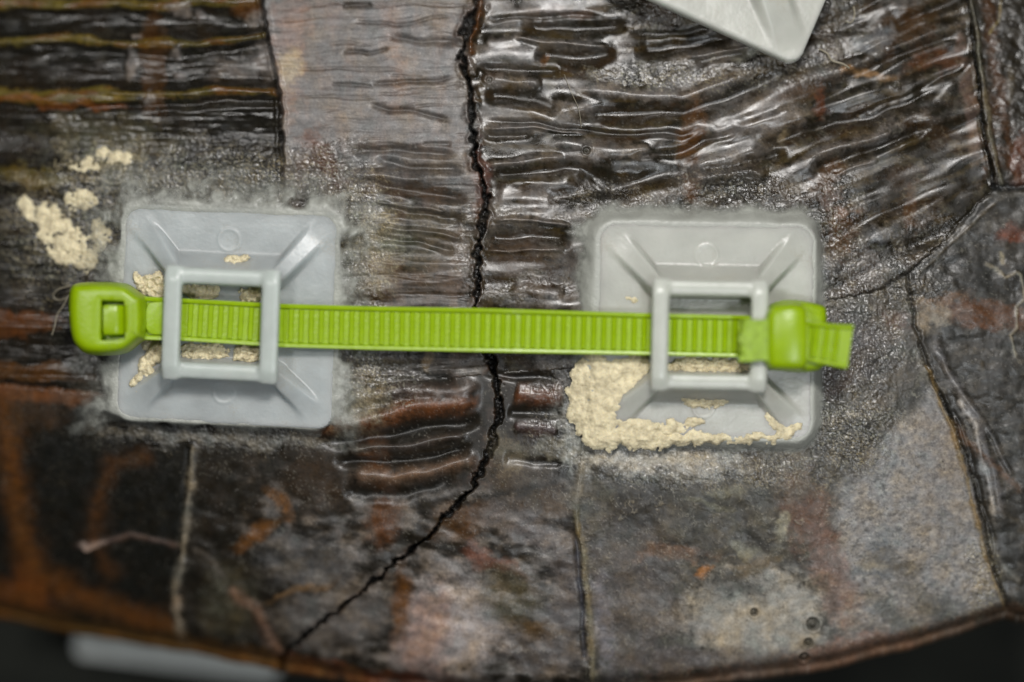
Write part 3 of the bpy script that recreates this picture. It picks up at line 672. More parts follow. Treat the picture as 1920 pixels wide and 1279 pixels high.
# ------------------------------------------------------------------ cable tie mounts
def mount(label, px, py, ztop, w, h, rot, tilt, fr_=None, plate=mplate, frame=mframe, group='cable tie mounts glued to the shell', ribs=None):
    """square base plate, four sloping corner ribs, raised square frame of four bars; origin at plate top centre"""
    t_ = empty('cable_tie_mount', P(px, py, ztop)); t_.rotation_euler = (R(tilt[0]), R(tilt[1]), R(rot))
    tag(t_, label, 'cable mount', group)
    hw, hh = w / 2, h / 2
    res = .018; n_ = int(w / res) + 3; m_ = int(h / res) + 3
    X, Y = np.meshgrid(np.linspace(-hw - .01, hw + .01, n_), np.linspace(hh + .01, -hh - .01, m_))
    rad = .26
    sd = np.hypot(np.clip(np.abs(X) - hw + rad, 0, None), np.clip(np.abs(Y) - hh + rad, 0, None)) + np.minimum(np.maximum(np.abs(X) - hw + rad, np.abs(Y) - hh + rad), 0) - rad
    ed = np.clip(-sd / .07, 0, 1)
    Zp = -.07 * (1 - np.sqrt(np.clip(1 - (1 - ed) ** 2, 0, 1))) - .015 * np.exp(-((X / 1.7) ** 2 + (Y / 1.7) ** 2)) + .008 * fbm(X * .9 + px, Y * .9, 2, 500)
    for sx_, sy_ in ((-1, 1), (1, 1), (-1, -1), (1, -1)):
        if fr_ is None:
            if (sx_, sy_) != ribs: continue
            fx, fy, top_z, w0, w1 = sx_ * .55, sy_ * .55, .50, .30, .26
        else:
            x0, x1, y0, y1, bw = fr_; top_z, w0, w1 = .56, .13, .22
            fx = (x0 + bw / 2) if sx_ < 0 else (x1 - bw / 2); fy = (y1 - bw / 2) if sy_ > 0 else (y0 + bw / 2)
        ex, ey = sx_ * (hw - .22), sy_ * (hh - .20)
        vx, vy = ex - fx, ey - fy; L_ = math.hypot(vx, vy)
        t__ = ((X - fx) * vx + (Y - fy) * vy) / L_ ** 2; tcl = np.clip(t__, 0, 1)
        d_ = np.hypot(X - fx - tcl * vx, Y - fy - tcl * vy)
        hr = top_z * np.clip(1 - t__, 0, 1.0) ** 1.15 * np.exp(-.3 * tcl)
        wd = w0 + (w1 - w0) * tcl
        S_ = 1 - sm(wd * .75, wd * 1.25 + .07, d_)
        rib = hr * S_ - .02
        Zp = np.logaddexp(Zp * 28, rib * 28) / 28
    if fr_ is not None:
        for sy_ in (1, -1):          # the top and bottom bars stand on a fillet of the plate
            yb_ = (y1 - bw / 2) if sy_ > 0 else (y0 + bw / 2)
            dxx = np.clip(np.maximum(x0 + bw / 2 - X, X - x1 + bw / 2), 0, None)
            d_ = np.hypot(dxx, np.where((Y - yb_) * sy_ > 0, .62, 1.25) * (Y - yb_))
            Zp = np.logaddexp(Zp * 24, (.50 * (1 - sm(.05, .30, d_)) - .02) * 24) / 24
            d_ = np.hypot(X, Y - sy_ * (hh - .60)); Zp = Zp + .012 * np.exp(-((d_ - .20) / .03) ** 2)
    Zp = Zp - np.percentile(Zp, 22)
    Zp = Zp + .004 * fbm(X * 2.2, Y * 2.2, 2, 510) + .0007 * fbm(X * 9, Y * 9, 2, 512)
    Zp = np.where(sd > -.002, -.27, Zp)
    Vv = np.stack([X.ravel(), Y.ravel(), Zp.ravel()], 1); Qq = grid_quads(m_, n_)
    keep = (sd.ravel() < .03)[Qq].all(1)
    sub('base_plate', Vv, Qq, {}, keep, plate, t_)
    if fr_ is None: return t_
    x0, x1, y0, y1, bw = fr_            # outer frame edges (local)
    zt = .68
    hb = .24
    ps = []
    ps.append(bar('f', [(x0 + bw / 2, y0 + .02, zt - .10), (x0 + bw / 2, y0 + .25, zt), (x0 + bw / 2, y1 - .25, zt), (x0 + bw / 2, y1 - .02, zt - .10)], bw, hb, frame, None))
    ps.append(bar('f', [(x1 - bw / 2, y0 + .02, zt - .10), (x1 - bw / 2, y0 + .25, zt), (x1 - bw / 2, y1 - .25, zt), (x1 - bw / 2, y1 - .02, zt - .10)], bw, hb, frame, None))
    ps.append(bar('f', [(x0 + bw * .4, y1 - bw / 2, zt - .08), (x1 - bw * .4, y1 - bw / 2, zt - .08)], bw * .9, .24, frame, None))
    ps.append(bar('f', [(x0 + bw * .4, y0 + bw / 2, zt - .08), (x1 - bw * .4, y0 + bw / 2, zt - .08)], bw * .9, .24, frame, None))
    for sx_, sy_ in ((-1, 1), (1, 1), (-1, -1), (1, -1)):
        fx = (x0 + bw / 2) if sx_ < 0 else (x1 - bw / 2); fy = (y1 - bw / 2) if sy_ > 0 else (y0 + bw / 2)
        ps.append(bar('f', [(fx, fy, zt - .02), (fx, fy, zt - .35)], bw * .8, bw * .8, frame, None))
    fuse('frame', ps, frame, t_, .026, 20)
    return t_
zl = float(dome(np.float64(420), np.float64(590))) + .34
zr = float(dome(np.float64(1322), np.float64(620))) + .30
mount('milky square mount on the left, holding the empty head end of the green tie', 425, 593, zl, 4.12, 4.06, -2.6, (3, -5.5), (-1.06, 1.13, -1.18, .93, .35))
mount('milky square mount on the right, crusted with cream glue below the green tie', 1322, 621, zr, 4.06, 4.02, -1.0, (2.5, 1.5), (-1.06, 1.10, -1.08, .98, .33), mplate2, mframe2)
# third mount, only its corner in view at the top
t3 = mount('milky mount at the top edge with only one tilted corner in view', 1392, -142, .30, 4.0, 4.0, -24, (-6, 3), None, mplate2, ribs=(1, -1))


# ------------------------------------------------------------------ green cable tie
TOP = [(268, 556), (345, 560), (527, 570), (700, 575), (900, 578), (1220, 588), (1400, 592), (1440, 594), (1500, 603), (1597, 611)]
BOT = [(268, 637), (345, 639), (527, 651), (700, 656), (900, 660), (1220, 666), (1400, 670), (1440, 671), (1500, 674), (1582, 690)]
zstrap0, zstrap1 = zl + .36, zr + .34
def tie_c(px):
    ty = np.interp(px, [p[0] for p in TOP], [p[1] for p in TOP]); by = np.interp(px, [p[0] for p in BOT], [p[1] for p in BOT])
    z = np.interp(px, [268, 345, 527, 900, 1220, 1400, 1440, 1500, 1600], [zstrap0 - .02, zstrap0, zstrap0 + .04, (zstrap0 + zstrap1) / 2 + .12, zstrap1, zstrap1, zstrap1 + .05, zstrap1 + .28, zstrap1 + .62])
    return (ty + by) / 2, (by - ty) / 100.0, float(z)
tie = empty('cable_tie', P(190, 600, zstrap0)); tag(tie, 'long bright green cable tie strung through both mounts, ribbed strap, open head at left', 'cable tie')
O = tie.location.copy()
def strap_mesh(xa, xb, end_slant=0):
    rings = []
    n = int((xb - xa) / 10) + 1
    for i in range(n + 1):
        px = xa + (xb - xa) * i / n; cy, w, z = tie_c(px)
        prof_ = [(-.5, -.05), (-.5, .045), (-.49, .055), (-.41, .055), (-.395, .045), (-.385, .0), (.385, .0), (.395, .045), (.41, .055), (.49, .055), (.5, .045), (.5, -.05), (.485, -.06), (-.485, -.06)]
        rings.append([P(px - end_slant * (.5 - v) * (1 if i == n else 0), cy, z) + Vector((0, v * w * -1, h_)) - O for v, h_ in prof_])
    return rings
loft('strap', strap_mesh(266, 1588, -12), mgreen, tie)
# teeth
tw = None
bmw = bmesh.new()
hw_ = .30
pv = [(-.062, -.006), (-.050, .034), (-.030, .044), (.028, .020), (.045, -.006)]
va = [bmw.verts.new((x, -hw_, z)) for x, z in pv]; vb = [bmw.verts.new((x, hw_, z)) for x, z in pv]
for i in range(4): bmw.faces.new((va[i], va[i + 1], vb[i + 1], vb[i]))
bmw.faces.new(va[::-1]); bmw.faces.new(vb)
bmesh.ops.recalc_face_normals(bmw, faces=bmw.faces)
mt_ = bpy.data.meshes.new('tooth'); bmw.to_mesh(mt_); bmw.free(); mt_.materials.append(mgreen)
px = 358.0
while px < 1584:
    if not (1385 < px < 1508):
        cy, w, z = tie_c(px); cy2, w2, z2 = tie_c(px + 6)
        o = bpy.data.objects.new('tooth', mt_); link(o, tie)
        p0 = P(px, cy, z); p1 = P(px + 6, cy2, z2); d = (p1 - p0).normalized()
        o.location = p0 - O
        o.rotation_euler = (0, -math.asin(d.z), math.atan2(d.y, d.x)); o.scale = (1, w / .80, 1.9 if px > 1500 else 1.25)
    px += 18.9
# head
def pl(pts, z=0): return [((p[0] - 190) / 100.0, (600 - p[1]) / 100.0) for p in pts]
hz = .42
outl = pl([(150, 529), (230, 529), (247, 538), (262, 551), (276, 556), (276, 637), (262, 640), (248, 655), (226, 666), (165, 667), (146, 652), (136, 636), (131, 600), (130, 560), (134, 536)])
ro = resample(smoothpoly(outl, 2), 96)
inner = pl([(196, 564), (238, 566), (240, 637), (195, 638)])
ri = resample(inner, 96)
# align start of inner ring to the outer one by angle, keep both CCW
def ccw(r):
    a = np.sum(r[:, 0] * np.roll(r[:, 1], -1) - np.roll(r[:, 0], -1) * r[:, 1]); return r if a > 0 else r[::-1]
ro, ri = ccw(ro), ccw(ri)
def by_angle(r, c, n=96):
    th = np.unwrap(np.arctan2(r[:, 1] - c[1], r[:, 0] - c[0])); o = np.argsort(th % (2 * np.pi)); r = r[o]; th = (th % (2 * np.pi))[o]
    q = np.linspace(0, 2 * np.pi, n, endpoint=False)
    return np.stack([np.interp(q, th, r[:, 0], period=2 * np.pi), np.interp(q, th, r[:, 1], period=2 * np.pi)], 1)
cc = (.27, -.01)
ro = by_angle(ro, cc); ri = by_angle(ri, cc)
def lowx(r, z, slope=.16):   # the left flank leans out towards the base
    return [(x, y, z) for x, y in r]
def scaled(r, s, dx=0):
    return np.stack([(r[:, 0] - cc[0]) * s[0] + cc[0] + dx, (r[:, 1] - cc[1]) * s[1] + cc[1]], 1)
rings = [lowx(ro, -.30), lowx(ro, -.05), lowx(inset(ro, .02) , hz - .26), lowx(inset(ro, .07), hz - .10), lowx(scaled(inset(ro, .11), (.97, .98), .02), hz - .02), lowx(scaled(inset(ro, .16), (.95, .97), .03), hz)]
def mixr(a, b_, t_): return a * (1 - t_) + b_ * t_
top_ = scaled(inset(ro, .16), (.95, .97), .03)
rings += [lowx(mixr(top_, ri, .55), hz + .0), lowx(mixr(top_, ri, .90), hz - .005), lowx(ri, hz - .03), lowx(ri, hz - .14), lowx(ri, hz - .30)]
loft('head', rings, mgreen, tie, True, True)
bar('pawl', [(.44, .0, hz - .20), (.34, .0, hz - .09), (.14, .0, hz - .07), (.11, .0, hz - .26)], .48, .14, mgreen, tie, ws=[.56, .56, .56, .56])
# shallow D-shaped pad on the neck
solid('neck_pad', pl([(276, 572), (286, 566), (312, 566), (312, 628), (286, 628), (275, 620), (272, 597)]), .03, .078, .02, mgreen, tie, 64, 1)

# ------------------------------------------------------------------ cut-off head locking the tie at right
hd = empty('cut_cable_tie', P(1485, 632, zstrap1)); tag(hd, 'cut-off green tie head clamped as a stop on the strap end at right', 'cut cable tie')
Oh = hd.location
def plh(pts): return [((p[0] - 1485) / 100.0, (632 - p[1]) / 100.0) for p in pts]
rh = ccw(resample(smoothpoly(plh([(1428, 590), (1440, 575), (1462, 563), (1500, 563), (1544, 573), (1549, 582), (1550, 640), (1548, 690), (1510, 700), (1450, 694), (1430, 684), (1424, 660), (1424, 620)]), 2), 96))
r3 = lambda r, z: [(x, y, z) for x, y in r]
loft('head_base', [r3(inset(rh, .05), -.32), r3(rh, -.22), r3(rh, .0), r3(inset(rh, .015), .14), r3(inset(rh, .05), .24), r3(inset(rh, .12), .29)], mgreen, hd)
# crown: the thick bridge over the strap, hump-shaped in x
rings = []
for x, zt_, yt, yb_ in [(1424, .30, 602, 680), (1430, .48, 596, 684), (1434, .62, 586, 688), (1439, .71, 578, 692), (1447, .75, 570, 694), (1478, .765, 567, 696), (1498, .755, 569, 696), (1504, .72, 577, 692), (1507, .50, 582, 688), (1508, .2, 584, 686)]:
    yt_, yb2 = (632 - yt) / 100, (632 - yb_) / 100; w_ = yt_ - yb2; xx = (x - 1485) / 100
    ring = []
    for u, v in [(0, 0), (.005, .45), (.015, .66), (.03, .82), (.06, .91), (.10, .965), (.16, .99), (.5, 1), (.84, .99), (.90, .965), (.94, .91), (.97, .82), (.985, .66), (.995, .45), (1, 0)]:
        ring.append((xx, yb2 + w_ * u, -.1 + (zt_ + .1) * v))
    rings.append(ring)
loft('head_bridge', rings, mgreen, hd)
# chewed stub of its own strap
rings = []
rng = random.Random(4)
for x, z_, w_, th in [(1384, .58, .76, .10), (1392, .60, .78, .14), (1402, .60, .78, .15), (1412, .57, .74, .16), (1424, .54, .74, .20), (1444, .52, .78, .2)]:
    ring = []
    for k_ in range(20):
        u = -1 + 2 * k_ / 19
        jx = (.05 * math.sin(k_ * .9) * math.cos(k_ * .37) + rng.uniform(-.012, .012) if x < 1390 else 0)
        ring.append(((x - 1485) / 100 + jx - (.03 * u if x < 1395 else 0), -.06 - u * w_ / 2, z_ + th / 2 + (rng.uniform(-.03, .03) if x < 1400 else 0)))
    for k_ in range(20):
        u = 1 - 2 * k_ / 19
        ring.append(((x - 1485) / 100, -.06 - u * w_ / 2, z_ - th / 2))
    rings.append(ring)
loft('cut_stub', rings, mgreen2, hd)
# block added for the gap's shadow line where the strap comes out
mgapshadow = plastic('gap_shadow_green', (.03, .06, .002), 0, .6, (.1, .1, .1), 0, 0, .05)  # dark green meant for the gap's shadow; not assigned
solid('gap_shadow_block', plh([(1503, 611), (1512, 611), (1512, 672), (1503, 672)]), .0, .40, .01, mgreen, hd, 32)

# ------------------------------------------------------------------ dried glue
mcr, nt, b = mat('cream_glue_crust')
tc = N(nt, 'ShaderNodeTexCoord'); n = N(nt, 'ShaderNodeTexNoise'); n.inputs['Scale'].default_value = 7; n.inputs['Detail'].default_value = 8; n.inputs['Roughness'].default_value = .7
nt.links.new(tc.outputs['Object'], n.inputs['Vector'])
cr = N(nt, 'ShaderNodeValToRGB'); cr.color_ramp.elements[0].position = .32; cr.color_ramp.elements[0].color = (.44, .38, .25, 1); cr.color_ramp.elements[1].position = .60; cr.color_ramp.elements[1].color = (.80, .71, .48, 1)
nt.links.new(n.outputs['Fac'], cr.inputs[0]); nt.links.new(cr.outputs[0], b.inputs['Base Color']); b.inputs['Roughness'].default_value = .6
b.inputs['Subsurface Weight'].default_value = .3; b.inputs['Subsurface Radius'].default_value = (.12, .10, .07); b.inputs['Subsurface Scale'].default_value = 1; b.inputs['Specular IOR Level'].default_value = .3
bp = N(nt, 'ShaderNodeBump'); bp.inputs['Distance'].default_value = .03; bp.inputs['Strength'].default_value = .7
n2_ = N(nt, 'ShaderNodeTexNoise'); n2_.inputs['Scale'].default_value = 16; n2_.inputs['Detail'].default_value = 6; nt.links.new(tc.outputs['Object'], n2_.inputs['Vector'])
nt.links.new(n2_.outputs['Fac'], bp.inputs['Height']); nt.links.new(bp.outputs[0], b.inputs['Normal'])

def patch(name, blobs, amp, zfun, m, label, cat, parent=None, res=1.6, rough=.5, scl_=14, thr=.25, seed=200, film=False, kind=None, group=None):
    b_ = np.array([(x - max(rx, ry) * 1.5, y - max(rx, ry) * 1.5, x + max(rx, ry) * 1.5, y + max(rx, ry) * 1.5) for x, y, rx, ry, a in blobs])
    x0, y0 = b_[:, :2].min(0); x1, y1 = b_[:, 2:].max(0)
    gx_ = np.arange(x0, x1, res); gy_ = np.arange(y0, y1, res)
    X, Y = np.meshgrid(gx_, gy_)
    wk = (22, 60) if film else (9, 24)
    wx = X + wk[0] * fbm(X / wk[1], Y / wk[1], 4, seed); wy = Y + wk[0] * fbm(X / wk[1], Y / wk[1], 4, seed + 3)
    F = np.full(X.shape, -1.0)
    for x, y, rx, ry, a in blobs:
        c, s = math.cos(R(a)), math.sin(R(a)); dx, dy = wx - x, wy - y
        F = np.maximum(F, 1 - ((dx * c + dy * s) / rx) ** 2 - ((-dx * s + dy * c) / ry) ** 2)
    if film:
        T = np.clip(F, -.2, 1); T = np.sqrt(np.clip(T, 0, 1)) * amp * (1 + rough * fbm(X / scl_, Y / scl_, 4, seed + 9))
        hz_ = zfun(X, Y) + T + .003 * perlin(X / 4, Y / 4, seed)
        keepv = F > 0
    else:
        T = (.7 * np.clip(F, 0, 1) ** .35 + rough * fbm(X / scl_, Y / scl_, 5, seed + 9, .5) + .10 * fbm(X / 7, Y / 5, 2, seed + 12) + .18 - thr)
        hz_ = zfun(X, Y) + np.clip(T, -.06, 1.5) * amp * (.30 if len(blobs) > 5 else .52) - .004
        keepv = (T > -.05) & (F > 0)
    z0 = zfun(X, Y); k_ = (CD - z0) / CD
    Vv = np.stack([((X - 960) / 100 * k_).ravel(), ((639.5 - Y) / 100 * k_).ravel(), hz_.ravel()], 1)
    Qq = grid_quads(len(gy_), len(gx_)); kv = keepv.ravel()
    kf = kv[Qq].all(1) if film else kv[Qq].any(1)
    al = (np.clip(F, 0, 1) ** 1.1).ravel() if film else np.ones(X.size)
    o = sub(name, Vv, Qq, {'prop': np.stack([al, al, al, al * 0 + 1], 1)}, kf, m, parent)
    tag(o, label, cat, group, kind); return o

def plane_z(cxp, cyp, z, tilt, off=0):
    """height of a mount's plate top at photo px"""
    def fz(X, Y):
        x = (X - cxp) / 100; y = (cyp - Y) / 100
        return z - x * math.tan(R(tilt[1])) + y * math.tan(R(tilt[0])) + off
    return fz
pzl = plane_z(422, 591, zl, (3, -5.5)); pzr = plane_z(1322, 621, zr, (2.5, 1.5))

# milky film: alpha from its own thickness and a noise
mf, nt, b = mat('milky_glue_film')
at = N(nt, 'ShaderNodeAttribute', attribute_name='prop'); tc = N(nt, 'ShaderNodeTexCoord')
n = N(nt, 'ShaderNodeTexNoise'); n.inputs['Scale'].default_value = 2.2; n.inputs['Detail'].default_value = 9; n.inputs['Roughness'].default_value = .66; nt.links.new(tc.outputs['Object'], n.inputs['Vector'])
mr = N(nt, 'ShaderNodeMapRange'); mr.inputs[1].default_value = .34; mr.inputs[2].default_value = .60; mr.inputs[3].default_value = .0; mr.inputs[4].default_value = .55; nt.links.new(n.outputs['Fac'], mr.inputs[0])
mu = N(nt, 'ShaderNodeMath', operation='MULTIPLY_ADD'); nt.links.new(at.outputs['Fac'], mu.inputs[0]); mu.inputs[1].default_value = .9; mu.inputs[2].default_value = -.15
mu2 = N(nt, 'ShaderNodeMath', operation='ADD', use_clamp=True); nt.links.new(mu.outputs[0], mu2.inputs[0]); nt.links.new(mr.outputs[0], mu2.inputs[1])
mu3 = N(nt, 'ShaderNodeMath', operation='MULTIPLY'); nt.links.new(mu2.outputs[0], mu3.inputs[0]); nt.links.new(at.outputs['Fac'], mu3.inputs[1])
mu4 = N(nt, 'ShaderNodeMath', operation='MULTIPLY', use_clamp=True); nt.links.new(mu3.outputs[0], mu4.inputs[0]); mu4.inputs[1].default_value = 1.25
nt.links.new(mu4.outputs[0], b.inputs['Alpha'])
b.inputs['Base Color'].default_value = (.38, .39, .35, 1); b.inputs['Roughness'].default_value = .33
b.inputs['Subsurface Weight'].default_value = 0
n6 = N(nt, 'ShaderNodeTexNoise'); n6.inputs['Scale'].default_value = 22; n6.inputs['Detail'].default_value = 6; nt.links.new(tc.outputs['Object'], n6.inputs['Vector'])
bp = N(nt, 'ShaderNodeBump'); bp.inputs['Distance'].default_value = .015; bp.inputs['Strength'].default_value = .8; nt.links.new(n6.outputs['Fac'], bp.inputs['Height']); nt.links.new(bp.outputs[0], b.inputs['Normal'])

sz = lambda X, Y: shell_z(X, Y)
def bld(dx): return lambda X, Y: dome(X, Y) + dx
zfl = lambda X, Y: np.where((pzl(X, Y) - shell_z(X, Y) < .55) & (X > 205) & (X < 645) & (Y > 380) & (Y < 812), pzl(X, Y) + .015, dome(X, Y) + .05)
def skirt(pz, dome_, x0, y0, x1, y1, run):
    # glue climbs from the shell up to the plate's edge
    def f_(X, Y):
        d = np.hypot(np.clip(np.maximum(x0 - X, X - x1), 0, None), np.clip(np.maximum(y0 - Y, Y - y1), 0, None))
        return (pz(X, Y) + .012) * (1 - sm(0, run, d)) + (dome_(X, Y) + .03) * sm(0, run, d)
    return f_
def film(pz, rot, cxp, cyp, hw, hh, runs, label, seed, amt=1.0, kf_=1.0):
    # milky glue squeezed out round a plate: thick against its edge, thinning to nothing on the shell
    x0, x1, y0, y1 = cxp - hw - 110, cxp + hw + 110, cyp - hh - 110, cyp + hh + 110
    X, Y = np.meshgrid(np.arange(x0, x1, 2.0), np.arange(y0, y1, 2.0))
    c, s_n = math.cos(R(rot)), math.sin(R(rot)); u = (X - cxp) * c + (Y - cyp) * s_n; v = -(X - cxp) * s_n + (Y - cyp) * c
    dx = np.abs(u) - hw; dy = np.abs(v) - hh; qr = 34
    dd = np.hypot(np.clip(dx + qr, 0, None), np.clip(dy + qr, 0, None)) + np.minimum(np.maximum(dx + qr, dy + qr), 0) - qr
    rx = np.where(u < 0, runs[0], runs[1]); ry = np.where(v < 0, runs[2], runs[3]); k_ = sm(-25, 25, dy - dx)
    run = np.clip((rx * (1 - k_) + ry * k_) * (1.25 + (1.3 if kf_ == 1 else .35) * fbm(X / 60, Y / 60, 3, seed)), 5, 105)
    F = np.where(dd < 0, 1 - sm(4, 26 + 20 * fbm(X / 30, Y / 30, 3, seed + 2), -dd), (1 - dd / run) * kf_ + (.26 if kf_ == 1 else .13) * fbm(X / 22, Y / 22, 4, seed + 4, .6) * sm(0, 20, dd))
    edge = np.clip(dd / np.maximum(run, 22), 0, 1)
    zz = (pz(X, Y) + .004) * (1 - sm(0.05, .8, edge)) + (shell_z(X, Y) + .055) * sm(0.05, .8, edge)
    zz = zz - .06 * sm(2, 20, -dd)
    zz = zz + .004 * fbm(X / 18, Y / 18, 3, seed + 6)
    k_ = (CD - zz) / CD
    Vv = np.stack([((X - 960) / 100 * k_).ravel(), ((639.5 - Y) / 100 * k_).ravel(), zz.ravel()], 1)
    Qq = grid_quads(*X.shape); kf = (F.ravel() > 0.0)[Qq].all(1)
    al = (np.clip(F, 0, 1) * amt).ravel()
    o = sub('glue_film', Vv, Qq, {'prop': np.stack([al, al, al, al * 0 + 1], 1)}, kf, mf, None)
    tag(o, label, 'glue')
film(pzl, 2.6, 425, 593, 203, 201, (62, 66, 80, 12), 'grey milky glue smeared out around the left mount', 410, .8)
film(pzr, 1.0, 1322, 621, 203, 201, (44, 18, 34, 22), 'whitish glue smeared out around the right mount', 430, 1.0, 1.7)
patch('glue_crumbs', [(150, 375, 30, 20, 0), (95, 410, 46, 22, 30), (60, 395, 36, 20, 30), (110, 440, 40, 30, 0), (150, 475, 42, 34, 20), (120, 470, 30, 24, 0), (185, 440, 20, 26, 0), (160, 310, 26, 12, -10), (215, 292, 40, 14, 10), (100, 395, 20, 12, 0)], .26, lambda X, Y: shell_z(X, Y), mcr, 'cream crumbly glue lumps left of the left mount, above the tie head', 'glue', seed=230, thr=.38, rough=.65, scl_=17)
patch('glue_lump', [(268, 535, 16, 22, -20), (290, 538, 26, 24, 0), (300, 525, 12, 14, 0)], .26, lambda X, Y: pzl(X, Y), mcr, 'cream glue lump tucked beside the left mount frame above the tie neck', 'glue', seed=240, thr=.25, scl_=9)
patch('glue_lump', [(290, 655, 20, 24, 0), (272, 690, 14, 36, 35), (258, 715, 9, 18, 30)], .22, lambda X, Y: pzl(X, Y), mcr, 'long cream glue smear on the left mount below the tie neck', 'glue', seed=250, thr=.2, scl_=12)
patch('glue_lump', [(375, 547, 34, 14, 5), (395, 543, 18, 16, 0), (360, 540, 16, 14, 0)], .16, lambda X, Y: pzl(X, Y), mcr, 'pale glue bits inside the left frame above the strap, at its left', 'glue', seed=260, thr=.3, scl_=8)
patch('glue_lump', [(474, 556, 24, 16, 0), (480, 548, 14, 14, 0)], .30, lambda X, Y: pzl(X, Y), mcr, 'cream glue nugget inside the left frame above the strap, at its right', 'glue', seed=270, thr=.15, scl_=9)
patch('glue_lump', [(385, 660, 42, 18, 4), (368, 672, 26, 14, 0), (355, 656, 16, 18, 0)], .18, lambda X, Y: pzl(X, Y), mcr, 'pale glue bits inside the left frame below the strap, at its left', 'glue', seed=280, thr=.3, scl_=8)
patch('glue_lump', [(464, 664, 24, 20, 20)], .32, lambda X, Y: pzl(X, Y), mcr, 'cream glue nugget inside the left frame below the strap, at its right', 'glue', seed=290, thr=.12, scl_=10)
patch('glue_lump', [(445, 489, 24, 7, -4)], .2, lambda X, Y: pzl(X, Y) + .13, mcr, 'thin pale glue flake lying above the top bar of the left frame', 'glue', seed=300, thr=.05, scl_=10, res=1.2)
patch('glue_crust', [(1110, 700, 34, 40, 0), (1160, 715, 46, 46, 0), (1100, 765, 34, 50, 0), (1145, 755, 30, 24, 0), (1130, 805, 40, 40, 0), (1180, 810, 60, 22, -8), (1260, 800, 60, 12, -8), (1195, 690, 24, 30, 0), (1090, 740, 26, 50, 0), (1215, 826, 60, 14, 0), (1310, 822, 70, 11, 0), (1410, 822, 70, 8, 0), (1475, 808, 26, 12, -20)], .26, lambda X, Y: np.where((np.abs(X - 1322) < 205) & (np.abs(Y - 621) < 203), pzr(X, Y) + .005, np.maximum(shell_z(X, Y) + .05, pzr(X, Y) - .004 * np.hypot(np.clip(np.abs(X - 1322) - 205, 0, None), np.clip(np.abs(Y - 621) - 203, 0, None)))), mcr, 'thick cream glue crust at the lower left corner of the right mount', 'glue', seed=310, thr=.21, rough=.6, scl_=26)
patch('glue_crust', [(1290, 690, 52, 24, 0), (1350, 692, 56, 22, 0), (1280, 684, 28, 20, 0), (1385, 695, 20, 18, 0)], .26, lambda X, Y: pzr(X, Y), mcr, 'cream glue inside the right frame below the strap', 'glue', seed=320, thr=.22, scl_=10)
patch('glue_crust', [(1325, 748, 40, 18, 4), (1290, 744, 26, 14, 0)], .20, lambda X, Y: pzr(X, Y), mcr, 'tan glue patch just below the bottom bar of the right frame', 'glue', seed=330, thr=.2, scl_=10)
patch('glue_crust', [(1452, 786, 14, 30, -38)], .12, lambda X, Y: pzr(X, Y), mcr, 'thin pale glue streaks at the lower right corner of the right mount', 'glue', seed=340, thr=.15, rough=.2, scl_=14)
patch('glue_crust', [(1185, 560, 9, 6, 0)], .10, lambda X, Y: pzr(X, Y), mcr, 'tiny cream glue grain on the right mount just above the strap, left of the frame', 'glue', seed=350, thr=.35, scl_=6)

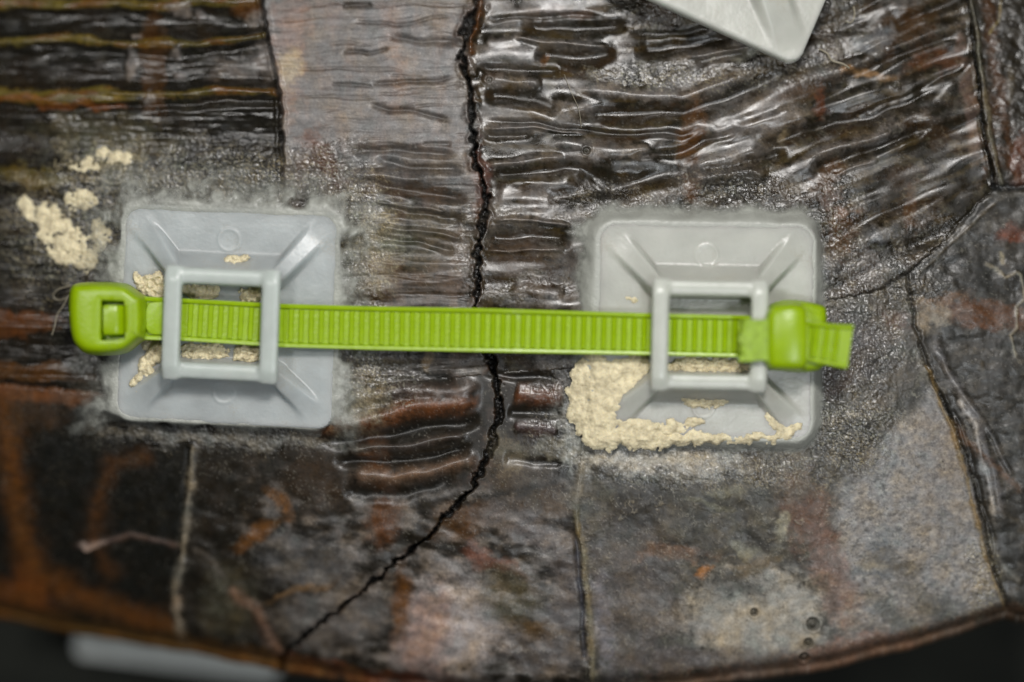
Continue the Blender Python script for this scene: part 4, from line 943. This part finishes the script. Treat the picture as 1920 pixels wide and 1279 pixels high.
# ------------------------------------------------------------------ hairs
mh = plastic('pale_fibre', (.30, .27, .20), 0, .5, (.1, .1, .1), 0, 0, .1)
def fibre(label, pts, r, dz=.06):
    z_ = [float(shell_z(x, y)) for x, y in pts]
    P3 = [P(x, y, z_[i] + dz * (1 + .5 * math.sin(i * 1.7))) for i, (x, y) in enumerate(pts)]
    fine = []
    for i in range(len(P3) - 1):
        p0, p1, p2, p3 = P3[max(0, i - 1)], P3[i], P3[i + 1], P3[min(len(P3) - 1, i + 2)]
        for j in range(6):
            u = j / 6; fine.append(.5 * ((2 * p1) + (p2 - p0) * u + (2 * p0 - 5 * p1 + 4 * p2 - p3) * u * u + (3 * p1 - 3 * p2 + p3 - p0) * u ** 3))
    fine.append(P3[-1]); rings = []; o0 = fine[0].copy()
    for i, p in enumerate(fine):
        tg = (fine[min(len(fine) - 1, i + 1)] - fine[max(0, i - 1)]).normalized(); sd = tg.cross(Vector((0, 0, 1))).normalized(); u2 = sd.cross(tg)
        rings.append([p - o0 + sd * r * math.cos(a) + u2 * r * math.sin(a) for a in (0, 1.26, 2.51, 3.77, 5.03)])
    o = loft('fibre', rings, mh, None); o.location = o0; tag(o, label, 'fibre', 'loose fibres on the shell'); return o
fibre('looped pale hair beside the left tip of the green tie head', [(136, 535), (112, 542), (101, 552), (106, 562), (124, 560), (130, 553), (118, 575), (108, 590), (103, 612), (98, 628)], .012)
fibre('pale twisted fibre to the right of the top mount corner', [(1535, 92), (1550, 100), (1560, 114), (1580, 120), (1592, 128)], .018)
fibre('thin hair crossing the wrinkles right of the crack', [(1058, 140), (1072, 175), (1085, 205), (1090, 240)], .005)
fibre('wavy pale fibre above the right mount corner', [(1600, 12), (1602, 28), (1596, 42), (1585, 40)], .014)

# ------------------------------------------------------------------ what lies beyond the rim
mb, nt, b = mat('dark_backdrop')
tc = N(nt, 'ShaderNodeTexCoord'); n = N(nt, 'ShaderNodeTexNoise'); n.inputs['Scale'].default_value = .35; n.inputs['Detail'].default_value = 4; nt.links.new(tc.outputs['Object'], n.inputs['Vector'])
cr = N(nt, 'ShaderNodeValToRGB'); cr.color_ramp.elements[0].position = .35; cr.color_ramp.elements[0].color = (.010, .011, .008, 1); cr.color_ramp.elements[1].position = .7; cr.color_ramp.elements[1].color = (.03, .032, .024, 1)
nt.links.new(n.outputs['Fac'], cr.inputs[0]); nt.links.new(cr.outputs[0], b.inputs['Base Color']); b.inputs['Roughness'].default_value = .9
me = bpy.data.meshes.new('backdrop'); me.from_pydata([(-60, -60, -7), (60, -60, -7), (60, 60, -7), (-60, 60, -7)], [], [(0, 1, 2, 3)]); me.materials.append(mb)
o = bpy.data.objects.new('backdrop', me); link(o); tag(o, kind='structure')
mount('blurred pale mount half hidden under the shell rim at lower left', 350, 1062, -5.5, 4.3, 4.4, -7, (4, 0), None, mpale)
